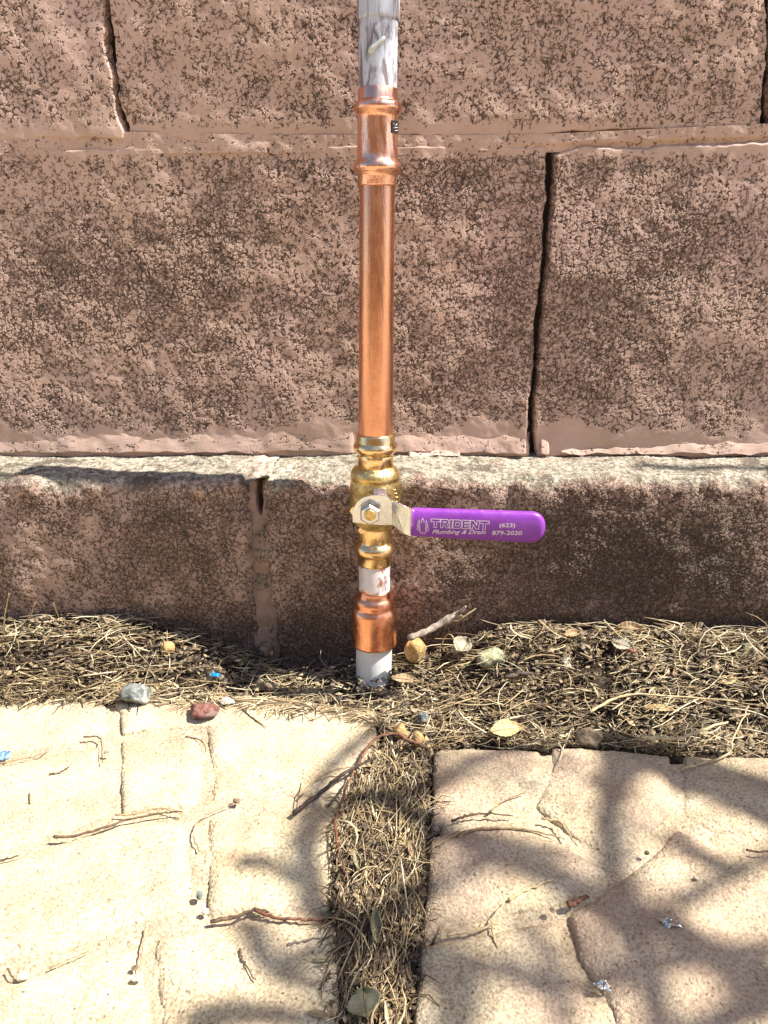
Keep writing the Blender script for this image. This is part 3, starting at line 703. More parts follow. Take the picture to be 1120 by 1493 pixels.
# purple grip
s = NB('purple_vinyl'); n = s.noise(70, 5, 0.6)
col = s.mix(s.mr(n, 0.35, 0.7), (0.20, 0.034, 0.32), (0.245, 0.048, 0.385))
col = s.mix(s.mr(s.noise(95, 3, 0.6), 0.68, 0.74, 0, .7), col, (0.10, 0.01, 0.12))
col = s.mix(s.mr(s.noise(240, 4, 0.7), 0.60, 0.75, 0, .35), col, (0.36, 0.24, 0.38))
s.color(col); s.rough(s.mr(s.noise(130, 4), .35, .65, .30, .5)); s.spec(0.5); s.bump(s.noise(60, 4), 0.0006); M_purple = s.m
GA, GB = onY(600, 760.8, YG), onY(795, 769.5, YG - 0.001)
GX = (GB - GA).normalized(); GN = Vector((0, -1, 0)); GN = (GN - GX * GN.dot(GX)).normalized(); GZ = GN.cross(GX) * -1
if GZ.z < 0: GZ = -GZ
GL = (GB - GA).length
def grip_half(u):     # half height at u (m)
    f = u / GL; hh = 0.0092 + 0.0011 * f
    R_ = 0.0095; e = GL - u
    if e < R_: hh *= math.sqrt(max(0.0, 1 - (1 - e / R_) ** 2.3))
    return hh
TH = 0.0042
def grip_face(u, v):
    hh = grip_half(u); q = min(0.999, abs(v) / hh); e = GL - u; sc = 1.0
    if e < 0.004: sc = math.sqrt(max(0, 1 - (1 - e / 0.004) ** 2))
    return TH * sc * (1 - q ** 2.5) ** (1 / 2.5)
us = np.concatenate([np.linspace(0, GL - 0.0105, 40), GL - 0.0095 * (1 - np.sin(np.linspace(0.0, math.pi / 2, 24)))]); us[-1] = GL - 1e-6
NS = 56; V = []
for i, u in enumerate(us):
    hh = grip_half(u); e = GL - u; sc = math.sqrt(max(0, 1 - (1 - e / 0.004) ** 2)) if e < 0.004 else 1.0
    if i == 0: hh *= 0.96
    for k in range(NS):
        a = 2 * math.pi * k / NS; c, s_ = math.cos(a), math.sin(a); ex = 2 / 2.5
        V.append(GA + GX * u + GZ * (hh * math.copysign(abs(s_) ** ex, s_)) + GN * (TH * sc * math.copysign(abs(c) ** ex, c)))
V.append(GA); V.append(GB); V = np.array([tuple(v) for v in V]); Fq = gridfaces(len(us), NS); i = np.arange(len(us) - 1) * NS
Fq = np.concatenate([Fq, np.stack([i + NS - 1, i + 2 * NS - 1, i + NS, i], 1)]); k = np.arange(NS); k2 = (k + 1) % NS
cap = np.concatenate([np.stack([np.full(NS, len(V) - 2), k2, k], 1), np.stack([np.full(NS, len(V) - 1), (len(us) - 1) * NS + k, (len(us) - 1) * NS + k2], 1)])
grip = mesh_np('handle_grip', V, [Fq, cap], M_purple, pipe, True)
# print on the grip; local mm: u from the left end of the sleeve, v up
def gp(u, v, lift=0.00012):
    return GA + GX * u + GZ * v + GN * (grip_face(u, v) + lift)
PXM = GL / 194.5          # metres per photo px along the grip
def guv(px, py):          # photo px -> grip coords
    p = onY(px, py, YG - TH); d = p - GA; return d.dot(GX), d.dot(GZ)
def map_print(V2, faces, name):
    V = np.array([tuple(gp(x, y)) for x, y in V2]); 
    me = bpy.data.meshes.new(name); off = pipe.location
    me.from_pydata([Vector(v) - off for v in V], [], faces); me.materials.append(M_white)
    o = bpy.data.objects.new(name, me); link(o); o.parent = grip; o.location = (pipe.location * 1) * 0
    return o
# note: grip sits at -pipe.location under pipe, so its children are written in world coordinates
def map_print_mesh(V2, faces, name):
    V = [tuple(gp(x, y)) for x, y in V2]
    me = bpy.data.meshes.new(name); me.from_pydata(V, [], faces); me.materials.append(M_white)
    o = bpy.data.objects.new(name, me); link(o); o.parent = grip; return o
def text_print(txt, px0, px1, pyc, hpx, name, shear=0.0, bold=0.0, font=None):
    cu = bpy.data.curves.new('t', 'FONT'); cu.body = txt; cu.size = 1; cu.shear = shear; cu.offset = bold; cu.resolution_u = 3
    to = bpy.data.objects.new('t', cu); link(to); dg = bpy.context.evaluated_depsgraph_get(); dg.update()
    me = to.evaluated_get(dg).to_mesh(); v = np.array([tuple(q.co)[:2] for q in me.vertices]); fs = [list(p.vertices) for p in me.polygons]
    to.evaluated_get(dg).to_mesh_clear(); bpy.data.objects.remove(to); bpy.data.curves.remove(cu)
    mn, mx = v.min(0), v.max(0); u0, vc = guv(px0, pyc); u1, vc1 = guv(px1, pyc)
    x = u0 + (v[:, 0] - mn[0]) / (mx[0] - mn[0]) * (u1 - u0); hm = hpx * PXM * 1.05
    y = vc + (vc1 - vc) * (v[:, 0] - mn[0]) / (mx[0] - mn[0]) + ((v[:, 1] - mn[1]) / (mx[1] - mn[1]) - 0.5) * hm
    return map_print_mesh(list(zip(x, y)), fs, name)
text_print('Plumbing & Drain', 630, 708.5, 776.2, 8.6, 'lettering', 0.42, 0.008)
text_print('(623)', 728, 751, 766, 7.6, 'lettering', 0, 0.012)
text_print('879-2020', 717.5, 761, 776.3, 6.6, 'lettering', 0, 0.012)
def ribbon(V2, F, pts, wd, closed=True):
    n = len(pts); seg = n if closed else n - 1
    for i in range(seg):
        a = np.array(pts[i]); b = np.array(pts[(i + 1) % n]); d = b - a; l_ = np.hypot(*d) + 1e-9; d = d / l_; nn = np.array((-d[1], d[0])) * wd / 2; e = d * wd / 2
        k = len(V2); V2 += [tuple(a - e - nn), tuple(b + e - nn), tuple(b + e + nn), tuple(a - e + nn)]; F.append([k, k + 1, k + 2, k + 3])
# outlined wide capitals: T R I D E N T drawn as closed outlines on a 10 x 10 cell
GLY = {'T': (12, [[(0, 10), (12, 10), (12, 7), (7.7, 7), (7.7, 0), (4.3, 0), (4.3, 7), (0, 7)]]),
       'R': (11, [[(0, 7), (0, 10), (8.5, 10), (10.6, 8.6), (10.6, 5.6), (8.8, 4.2), (11, 0), (7.2, 0), (5.4, 3.6), (3.3, 3.6), (3.3, 0), (0, 0)], [(3.3, 6.0), (7.4, 6.0), (7.4, 7.6), (3.3, 7.6)]]),
       'I': (3.6, [[(0, 10), (3.4, 10), (3.4, 0), (0, 0)]]),
       'D': (11, [[(0, 10), (8.4, 10), (11, 8), (11, 2), (8.4, 0), (0, 0)], [(3.3, 2.7), (7.4, 2.7), (7.8, 3.2), (7.8, 6.8), (7.4, 7.3), (3.3, 7.3)]]),
       'E': (10, [[(0, 10), (10, 10), (10, 7.6), (3.3, 7.6), (3.3, 6.2), (9.4, 6.2), (9.4, 3.9), (3.3, 3.9), (3.3, 2.4), (10, 2.4), (10, 0), (0, 0)]]),
       'N': (11.4, [[(0, 0), (0, 10), (3.8, 10), (8.0, 4.6), (8.0, 10), (11.2, 10), (11.2, 0), (7.6, 0), (3.2, 5.6), (3.2, 0)]])}
V2, Ff = [], []; u0, v0 = guv(628, 768.5); u1, v1 = guv(712.5, 770.8); _, vt = guv(628, 756.5)
tot = sum(GLY[c][0] for c in 'TRIDENT') + 6 * 0.9; sx = (u1 - u0) / tot; cur = 0
for c in 'TRIDENT':
    wd_, outl = GLY[c]
    for ol in outl:
        pts = [(u0 + (cur + x) * sx, v0 + (v1 - v0) * (cur + x) / tot * 0.35 + y / 10 * (vt - v0)) for x, y in ol]; ribbon(V2, Ff, pts, 0.00034)
    cur += wd_ + 0.9
map_print_mesh(V2, Ff, 'lettering')
V2, Ff = [], []
for st in ([(616.5, 755.5), (614.5, 760), (616.5, 777), (618.5, 760), (616.5, 755.5)], [(616.5, 757), (616.5, 779)],
           [(611.5, 758), (609.5, 763), (608, 772), (612, 774), (614.5, 778)], [(611.5, 758), (612.5, 771)], [(609.5, 764), (612, 774)],
           [(621.5, 759), (623.5, 764), (625, 773), (621, 775), (618.5, 779)], [(621.5, 759), (620.5, 772)], [(623.5, 765), (621, 775)]):
    ribbon(V2, Ff, [guv(*p) for p in st], 0.00036, False)
map_print_mesh(V2, Ff, 'emblem')

# ------------------------------------------------------------------ litter
gap_poly = gz((548, 1040), (630, 1080), (626, 1205), (618, 1365), (606, 1493), (600, 1640), (470, 1640), (482, 1493), (484, 1340), (486, 1200), (505, 1150), (552, 1085))
strip_poly = gz((-200, 900), (1350, 900), (1350, 1100), (1120, 1092), (985, 1090), (700, 1078), (625, 1085), (560, 1060), (545, 1040), (380, 1020), (150, 1014), (-200, 1006))
def in_poly(x, y, poly): return polydist(x, y, poly) > 0
def scatter(n, poly, edge=0.0):
    xs = [p[0] for p in poly]; ys = [p[1] for p in poly]; out = np.zeros((0, 2))
    while len(out) < n:
        x = rng.uniform(min(xs), max(xs), n * 2); y = rng.uniform(min(ys), max(ys), n * 2)
        m = (polydist(x, y, poly) > -edge) & (y < -0.054)
        out = np.concatenate([out, np.stack([x[m], y[m]], 1)])
    return out[:n]
hcx, hcy = onZ(450, 950).x, onZ(450, 950).y
def litter_top(x, y):
    m = mound(x, y)
    return m + 0.006 + 0.0 * x
def strands(n, poly, dir_mu, dir_sd, lmin, lmax, lay, tintmu, seed, name, label, edge=0.0, rscale=1.0, hole=True, rnd=.3):
    P = scatter(n, poly, edge); g_ = np.random.default_rng(seed)
    cl = fbm(P[:, 0], P[:, 1], 0.02, 3, seed + 60); P = P[(cl + g_.uniform(-.5, .5, len(P))) > -.12 + (.12 if seed == 11 else 0)]
    if hole:
        q = np.exp(-(((P[:, 0] - hcx) / 0.058) ** 2 + ((P[:, 1] - hcy) / 0.028) ** 2)); P = P[g_.random(len(P)) > q * 1.05]
    n = len(P); Ls = np.exp(g_.uniform(math.log(lmin), math.log(lmax), n)); th = dir_mu + g_.normal(0, dir_sd, n)
    th = np.where(g_.random(n) < rnd, g_.uniform(0, math.pi, n), th)
    pit = g_.normal(0, 0.16, n); cur = g_.normal(0, 0.75, n) * np.minimum(1, Ls / 0.03); cz = g_.normal(0, 0.25, n)
    rad = g_.uniform(0.00016, 0.00042, n) * rscale * np.where(g_.random(n) < 0.10, 2.2, 1)
    lev = g_.random(n) ** 0.8; tint = np.clip(tintmu + g_.normal(0, 0.27, n) + (lev - 0.6) * 0.5 + fbm(P[:, 0], P[:, 1], .05, 2, 8) * .3, 0, 1)  # deeper strands tinted darker, painting the mat's own shade into them
    z0 = mound(P[:, 0], P[:, 1]) + 0.0005 + lev * lay
    S = 6; K = 3; t = np.linspace(-0.5, 0.5, S)
    ang = th[:, None] + cur[:, None] * t[None] * 2; stepL = Ls[:, None] / (S - 1)
    dx = np.cumsum(np.cos(ang) * stepL, 1); dy = np.cumsum(np.sin(ang) * stepL, 1)
    dx -= dx[:, S // 2][:, None]; dy -= dy[:, S // 2][:, None]
    X = P[:, 0][:, None] + dx; Y = P[:, 1][:, None] + dy
    Zc = z0[:, None] + np.sin(pit)[:, None] * t * Ls[:, None] + cz[:, None] * (0.25 - t ** 2) * Ls[:, None] * 0.6
    gnd = mound(X, Y) + 0.0004
    Zc = np.maximum(Zc, gnd); 
    Y = np.minimum(Y, LEDGE_Y - 0.003)
    # rest on the slabs where they overlap them
    over = ~(in_poly(X.ravel(), Y.ravel(), gap_poly) | in_poly(X.ravel(), Y.ravel(), strip_poly)).reshape(X.shape)
    Zc = np.where(over, np.maximum(Zc, 0.0022 + rad[:, None]), Zc)
    a = ang; nx, ny = -np.sin(a), np.cos(a)
    V = np.zeros((n, S, K, 3)); tap = np.array([0.5, 1, 1, 1, 0.9, 0.3])[None] * rad[:, None]
    for k in range(K):
        b = 2 * math.pi * k / K + 0.5
        V[:, :, k, 0] = X + nx * math.cos(b) * tap; V[:, :, k, 1] = Y + ny * math.cos(b) * tap; V[:, :, k, 2] = Zc + math.sin(b) * tap
    f = []
    for i in range(S - 1):
        for k in range(K):
            k2 = (k + 1) % K; f.append((i * K + k, i * K + k2, (i + 1) * K + k2, (i + 1) * K + k))
    f = np.array(f); Fq = (np.arange(n)[:, None, None] * S * K + f[None]).reshape(-1, 4)
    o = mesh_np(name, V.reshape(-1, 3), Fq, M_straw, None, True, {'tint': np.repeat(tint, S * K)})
    return tag(o, label, kind='stuff')
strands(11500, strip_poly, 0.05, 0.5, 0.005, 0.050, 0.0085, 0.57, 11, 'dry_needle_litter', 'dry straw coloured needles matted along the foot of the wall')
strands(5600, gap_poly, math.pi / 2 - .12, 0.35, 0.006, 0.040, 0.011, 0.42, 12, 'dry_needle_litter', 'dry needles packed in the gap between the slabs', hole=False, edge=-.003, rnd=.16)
strands(2600, gz((-60, 1000), (150, 1010), (380, 1018), (560, 1040), (560, 1060), (380, 1034), (150, 1026), (-60, 1030)), 0.0, 0.5, 0.008, 0.03, 0.010, 0.55, 13, 'dry_needle_litter', 'loose needles spilling on the paving edge', hole=False)
# crumbs of leaf and bark
def crumbs(n, poly, seed, smin, smax, lay, name, label, mu=.45):
    P = scatter(n, poly, 0.0); g_ = np.random.default_rng(seed)
    q = np.exp(-(((P[:, 0] - hcx) / 0.05) ** 2 + ((P[:, 1] - hcy) / 0.028) ** 2)); P = P[g_.random(len(P)) > q * 0.95]; n = len(P)
    sz = np.exp(g_.uniform(math.log(smin), math.log(smax), n)); asp = g_.uniform(.35, 1, n)
    A1 = g_.uniform(0, 2 * math.pi, n); tl = g_.normal(0, .5, n); tl2 = g_.normal(0, .5, n)
    tl = np.clip(tl, -1, 1); tl2 = np.clip(tl2, -1, 1); e1 = np.stack([np.cos(A1), np.sin(A1), np.tan(tl) * .5], 1); e2 = np.stack([-np.sin(A1), np.cos(A1), np.tan(tl2) * .5], 1)
    c = np.stack([P[:, 0], P[:, 1], mound(P[:, 0], P[:, 1]) + .001 + g_.random(n) * lay], 1)
    V = np.zeros((n, 5, 3)); sa = (sz * asp)[:, None]; sb = sz[:, None]
    V[:, 0] = c - e1 * sb; V[:, 1] = c + e2 * sa * .8 + np.array([0, 0, 1]) * sb * .15; V[:, 2] = c + e1 * sb; V[:, 3] = c - e2 * sa; V[:, 4] = c + np.array([0, 0, 1]) * sb * .35
    f = np.array([(0, 3, 4), (3, 2, 4), (2, 1, 4), (1, 0, 4)]); Fq = (np.arange(n)[:, None, None] * 5 + f[None]).reshape(-1, 3)
    t = np.clip(g_.normal(mu, .20, n), 0, .95)
    tag(mesh_np(name, V.reshape(-1, 3), Fq, M_straw, None, False, {'tint': np.repeat(t, 5)}), label, kind='stuff')
crumbs(12000, strip_poly, 21, .0005, .0032, .0085, 'leaf_crumbs', 'crumbs of bark and leaf among the needles by the wall', .30)
crumbs(6500, gap_poly, 22, .0005, .0028, .010, 'leaf_crumbs', 'crumbs of bark and leaf in the gap between the slabs', .33)

# ------------------------------------------------------------------ stones
def surf_z(px, py, lift=0.0):
    """a point on the litter or slab under this pixel"""
    p = onZ(px, py, 0.0)
    for _ in range(6):
        inl = polydist(np.array([p.x]), np.array([p.y]), strip_poly)[0] > 0 or polydist(np.array([p.x]), np.array([p.y]), gap_poly)[0] > 0
        z = float(mound(np.array([p.x]), np.array([p.y]))[0]) + 0.010 if inl else 0.0015
        p = onZ(px, py, z + lift)
    return p
def rock(px, py, wpx, hpx, mat, label, cat='stone', seed=1, flat=0.8, group=None, sink=0.25, name='stone', cuts=9):
    g_ = np.random.default_rng(seed)
    base = surf_z(px, py + hpx * 0.35); dep = proj(base)[2]; rx = wpx / 2 * dep / F_PX; rz = hpx / 2 * dep / F_PX * flat * 1.1; ry = (rx + rz) / 2
    import bmesh
    bm = bmesh.new(); bmesh.ops.create_icosphere(bm, subdivisions=4 if wpx > 14 else 3, radius=1.0)
    nn = [Vector(g_.normal(0, 1, 3)).normalized() for _ in range(cuts)]; dd = g_.uniform(.62, .92, cuts)
    for v in bm.verts:
        c = v.co.copy()
        for n_, d_ in zip(nn, dd):
            e = c.dot(n_) - d_
            if e > 0: c -= n_ * e * .92
        v.co = c
    V = np.array([tuple(v.co) for v in bm.verts]); Fq = np.array([[v.index for v in f.verts] for f in bm.faces]); bm.free()
    V = V * (1 + (fbm(V[:, 0] + V[:, 2] * .7 + 5, V[:, 1] + V[:, 2] * .5 + 3, 0.5, 4, seed))[:, None] * .12)
    a = g_.uniform(-.35, .35); ca, sa = math.cos(a), math.sin(a)
    V = V * np.array([rx, ry, rz]); V = np.stack([V[:, 0] * ca - V[:, 1] * sa, V[:, 0] * sa + V[:, 1] * ca, V[:, 2]], 1)
    c = np.array(base) + np.array([0, 0, rz * (1 - sink)])
    o = mesh_np(name, V + c, Fq, mat, None, True, None, origin=tuple(base))
    me = o.data
    return tag(o, label, cat, group)
def rockmat(name, a, b, c=None):
    s = NB(name); n = s.noise(260, 6, 0.7); m = s.noise(110, 4)
    col = s.mix(s.mr(n, 0.38, 0.62), a, b)
    if c: col = s.mix(s.mr(m, 0.52, 0.60), col, c)
    s.color(col); s.rough(0.8); s.spec(0.3); s.bump(s.math('ADD', n, s.noise(700, 4)), 0.0012); return s.m
RM = {'grey': rockmat('grey_rock', (0.10, 0.11, 0.10), (0.26, 0.27, 0.25), (0.34, 0.33, 0.30)), 'red': rockmat('red_rock', (0.12, 0.05, 0.04), (0.26, 0.12, 0.09), (0.20, 0.13, 0.11)),
      'tan': rockmat('tan_rock', (0.33, 0.23, 0.12), (0.50, 0.38, 0.22)), 'ochre': rockmat('ochre_rock', (0.36, 0.22, 0.08), (0.55, 0.37, 0.17)),
      'green': rockmat('lichen_rock', (0.26, 0.25, 0.14), (0.44, 0.42, 0.27), (0.16, 0.17, 0.11)), 'pale': rockmat('pale_rock', (0.46, 0.40, 0.28), (0.62, 0.57, 0.45)),
      'brown': rockmat('brown_rock', (0.12, 0.085, 0.055), (0.28, 0.21, 0.14))}
ST = [(200, 1010, 48, 34, 'grey', 'mottled grey green stone on the paving edge, left of the dark red stone', .85),
      (296, 1034, 49, 25, 'red', 'flat dark red stone lying on the sunlit paving', .8),
      (176, 1002, 30, 20, 'ochre', 'ochre stone touching the left side of the mottled grey stone', .8),
      (222, 1006, 20, 18, 'tan', 'small tan stone squeezed against the right of the mottled grey stone', .8),
      (245, 945, 25, 22, 'ochre', 'small yellow tan stone in the needles near the foot of the wall at left', .9),
      (150, 930, 21, 19, 'tan', 'little tan stone high in the straw at far left', .9),
      (330, 1021, 27, 14, 'pale', 'flat pale chip just above the dark red stone', .7),
      (605, 946, 33, 40, 'ochre', 'upright yellowish stone just right of the white plastic pipe under the stick', 1.0),
      (715, 957, 44, 34, 'green', 'broad lichen yellow stone in the litter right of the stick', .8),
      (826, 969, 30, 32, 'pale', 'pale angular stone in the litter below the purple handle tip', .9),
      (917, 976, 26, 28, 'pale', 'pale grey chip leaning in the litter right of the pale angular stone', .9),
      (974, 963, 24, 16, 'green', 'small greenish stone left of the red scrap', .8),
      (1086, 951, 42, 30, 'green', 'greenish tan stone among needles at the far right', .85),
      (858, 1074, 44, 26, 'brown', 'brown mottled stone half buried at the slab edge', .8),
      (584, 1064, 22, 24, 'ochre', 'orange tan stone at the top of the gap, left one of two', .9),
      (609, 1076, 18, 28, 'ochre', 'tall ochre stone at the top of the gap, beside the slab corner', .95),
      (618, 1044, 20, 18, 'grey', 'small grey green stone in litter above the gap', .8),
      (393, 1000, 18, 14, 'brown', 'small brown stone in the shaded litter left of the pipe', .8),
      (388, 946, 24, 22, 'brown', 'dark brown stone in the shade at the wall foot', .9),
      (300, 1328, 12, 10, 'pale', 'white crumb at the joint corner of the left paving', .8),
      (292, 1303, 11, 16, 'grey', 'grey pebble stuck in the upright joint of the left paving', .8),
      (346, 1167, 14, 8, 'brown', 'brown crumb on the joint above the small square paving stone', .8),
      (33, 1422, 20, 10, 'pale', 'white pebble on the paving at bottom left', .8),
      (200, 1424, 19, 7, 'pale', 'white flat chip below the thin upright stalk on the left paving', .6),
      (197, 1410, 11, 7, 'brown', 'small brown chip at the foot of the upright stalk', .8),
      (943, 1243, 8, 7, 'brown', 'tiny dark pebble in the sunlit groove of the right slab', .9),
      (1015, 1280, 9, 7, 'pale', 'tiny white pebble on the right slab near the long groove', .8),
      (695, 1274, 8, 6, 'pale', 'tiny white grit on the slab just right of the gap', .8),
      (805, 1325, 9, 12, 'tan', 'tan crumb next to the wood splinter on the right slab', .8)]
for i, (px, py, w_, h_, m_, lb, fl) in enumerate(ST):
    rock(px, py, w_, h_, RM[m_], lb, seed=600 + i, flat=fl)

# ------------------------------------------------------------------ twigs
def twig(pts, r, mat, label, name='twig', over=False, lift=0.0, taper=0.45, cat='twig', branches=(), sides=8):
    P = []
    for k, p in enumerate(pts):
        q = surf_z(p[0], p[1], lift + (p[2] if len(p) > 2 else 0.0)); q.z += r; P.append(q)
    n = max(8, 5 * len(P)); C = catmull(P, n)
    C = [c + Vector((random.gauss(0, 1), random.gauss(0, 1), random.gauss(0, .4))) * r * .35 for c in C]
    mb = MB(); add_tube(mb, C, [r * (1 - (1 - taper) * i / n) * (1 + random.uniform(-.15, .15)) for i in range(n + 1)], sides, .5)
    o = mb.build(name, M_twig[mat], None, True, origin=tuple(C[0]))
    return tag(o, label, cat)
TW = [([(78, 1222), (110, 1221), (150, 1209), (200, 1194), (240, 1187), (266, 1185)], .0009, 'brown', 'long brown twig lying along the joint of the left paving'),
      ([(168, 1190), (195, 1188), (235, 1180), (268, 1188)], .0006, 'tan', 'thin tan twig crossing the right end of the long brown twig'),
      ([(122, 1076), (142, 1075), (149, 1085), (149, 1113)], .0006, 'brown', 'hooked thin twig at the corner of the top left paving stone'),
      ([(74, 1131), (88, 1128), (101, 1119)], .0008, 'brown', 'short brown twig alone on the upper left paving stone'),
      ([(43, 1158), (44, 1174)], .0006, 'brown', 'tiny upright sliver on the left paving stone'),
      ([(0, 1257), (12, 1253), (29, 1249)], .0007, 'brown', 'short twig cut by the left edge of the photo'),
      ([(214, 1353), (208, 1385), (204, 1414)], .0005, 'tan', 'thin upright stalk standing over the white chip'),
      ([(72, 1413), (100, 1400), (131, 1387)], .0004, 'tan', 'pale straight stalk at bottom left of the paving'),
      ([(12, 1414), (17, 1424), (24, 1431)], .0005, 'brown', 'short stem beside the white pebble at bottom left'),
      ([(-6, 1116), (20, 1110), (55, 1103), (76, 1090)], .0007, 'tan', 'tan twig in the joint at far left, beside the blue scrap'),
      ([(352, 1030), (362, 1042), (388, 1062)], .0006, 'brown', 'brown stalk bent down from the litter right of the red stone'),
      ([(271, 1075), (290, 1079), (299, 1088), (299, 1099)], .0005, 'brown', 'fine hook shaped stem on the paving under the red stone'),
      ([(291, 1242), (283, 1222), (286, 1203), (305, 1187), (345, 1172)], .0005, 'tan', 'wiry stem curling round the joint crossing of left paving'),
      ([(350, 1385), (355, 1403), (374, 1431)], .0006, 'brown', 'curved brown stem on the lower paving stone in tree shade'),
      ([(308, 1346), (350, 1337), (372, 1328), (394, 1332)], .0010, 'brown', 'brown twig on the joint under the small square paving stone'),
      ([(372, 1328), (395, 1338), (440, 1343), (478, 1341), (508, 1320)], .0009, 'red', 'reddish tan twig curving from the joint into the gap'),
      ([(443, 1124), (438, 1150), (430, 1190)], .0005, 'brown', 'thin dark stem left of the curved red twig'),
      ([(428, 1188, .002), (465, 1160, .004), (505, 1128, .006), (548, 1108, .006)], .0014, 'dark', 'thick dark twig crossing under the curved red twig'),
      ([(440, 1160, .001), (468, 1133, .004), (510, 1120, .006), (560, 1118, .004)], .0007, 'tan', 'arched tan twig behind the thick dark twig'),
      ([(625, 1094, .002), (598, 1082, .006), (572, 1072, .008), (545, 1082, .008), (524, 1112, .008), (508, 1145, .006), (490, 1190, .003), (487, 1202, .001)], .0012, 'red', 'curved reddish branch arching over the top of the gap'),
      ([(489, 1195, .004), (493, 1235, .003), (506, 1282, .003)], .0009, 'red', 'thin red stem hanging down from the curved reddish branch'),
      ([(420, 1379), (450, 1371), (490, 1367)], .0006, 'grey', 'grey stem lying left of the gap in tree shade'),
      ([(659, 1199), (684, 1190), (712, 1188), (748, 1191)], .0008, 'brown', 'brown twig near the left edge of the shaded slab'),
      ([(668, 1222), (692, 1211), (745, 1209), (790, 1216), (823, 1225)], .0008, 'tan', 'long arched tan twig on the shaded slab'),
      ([(790, 1195), (816, 1200), (830, 1218), (841, 1234)], .0007, 'tan', 'curved stem above the groove on the shaded slab'),
      ([(714, 1184), (736, 1167), (768, 1156)], .0006, 'tan', 'short pale stem at the top of the shaded slab'),
      ([(742, 1313), (765, 1300), (822, 1277)], .0008, 'straw', 'straight yellow straw on the shaded slab'),
      ([(726, 1384), (717, 1352), (722, 1335), (736, 1316)], .0006, 'straw', 'crooked straw leaning down from the straight yellow straw'),
      ([(650, 1365), (690, 1360), (730, 1346)], .0009, 'straw', 'straw pointing right out of the gap onto the slab'),
      ([(828, 1322), (842, 1317), (857, 1309)], .0015, 'red', 'short red brown wood splinter on the right slab'),
      ([(1088, 1241), (1105, 1243), (1125, 1243)], .0007, 'brown', 'small stem in the groove at the right edge'),
      ([(995, 1122), (1030, 1113), (1062, 1100), (1070, 1075, .008), (1092, 1030, .01)], .0009, 'straw', 'long bent straw hanging from the litter onto the right slab'),
      ([(936, 1077, .012), (985, 1079, .011), (1020, 1068, .01), (1062, 1056, .008)], .0014, 'straw', 'thick pale straw blade at the slab edge on the right'),
      ([(860, 1040, .008), (895, 1022, .008), (935, 1014, .009), (1075, 1024, .006)], .0011, 'straw', 'long pale straw lying across the litter at right'),
      ([(670, 1215), (640, 1232), (622, 1246)], .0009, 'tan', 'tan stem bridging from the gap to the slab'),
      ([(895, 950, .004), (922, 953, .006), (948, 961, .006)], .0019, 'red', 'smooth reddish stick in the litter right of centre'),
      ([(735, 990, .004), (770, 985, .006), (800, 1000, .004)], .0018, 'dark', 'dark rotten stick in the litter under the yellow stones'),
      ([(0, 935, .005), (40, 905, .03), (52, 880, .045)], .0005, 'straw', 'tall wisp rising against the wall at far left'),
      ([(5, 930, .005), (8, 895, .035), (14, 866, .055)], .0005, 'straw', 'thin upright wisp at the left edge in front of the wall'),
      ([(70, 935, .004), (85, 905, .025), (78, 880, .04)], .0005, 'straw', 'curling wisp left of the foundation joint in front of the wall'),
      ([(160, 940, .004), (140, 915, .02), (150, 905, .028)], .0005, 'straw', 'looped wisp standing above the little tan stone'),
      ([(60, 985, .002), (30, 960, .008), (30, 930, .016), (55, 915, .02), (70, 925, .018)], .0006, 'straw', 'looping straw stem at far left in the mat'),
      ([(785, 905, .022), (810, 925, .012), (835, 935, .006)], .0005, 'straw', 'fine stalk leaning on the wall below the dark wall stain'),
      ([(880, 905, .018), (900, 925, .01), (912, 935, .006)], .0005, 'straw', 'fine pale stalk standing in litter near the right'),
      ([(640, 945, .004), (655, 925, .014), (672, 950, .008)], .0005, 'straw', 'thin bent stalk beside the broken stick')]
for pts, r, m_, lb in TW: twig(pts, r, m_, lb)
# the broken stick with a forked end
stick = thing('broken_stick', 'thick grey broken stick with a forked end leaning right of the white pipe', 'stick', tuple(surf_z(605, 935)))
a_ = onY(596, 930, -.094); b_ = onY(645, 908, -.082); c_ = onY(672, 894, -.078)
mb = MB(); C = catmull([a_, a_.lerp(b_, .5) + Vector((0, 0, -.0012)), b_, c_], 14)
add_tube(mb, C, [.0021 + .0004 * math.sin(i * 2.1) + (.0012 if i == 11 else 0) + .00004 * i for i in range(15)], 10, .5); mb.build('stem', M_twig['grey'], stick)
mb = MB(); add_tube(mb, [b_.lerp(c_, .5), onY(672, 892, -.080), onY(679, 884, -.084)], [.0016, .0014, .0007], 8); mb.build('fork', M_twig['grey'], stick)
mb = MB(); add_tube(mb, [b_.lerp(c_, .6), onY(678, 899, -.084), onY(694, 887, -.086)], [.0008, .0007, .0004], 8); mb.build('fork', M_twig['tan'], stick)
mb = MB(); add_tube(mb, [b_.lerp(c_, .3), onY(668, 906, -.086), onY(686, 892, -.087)], [.0007, .0006, .0003], 8); mb.build('fork', M_twig['tan'], stick)

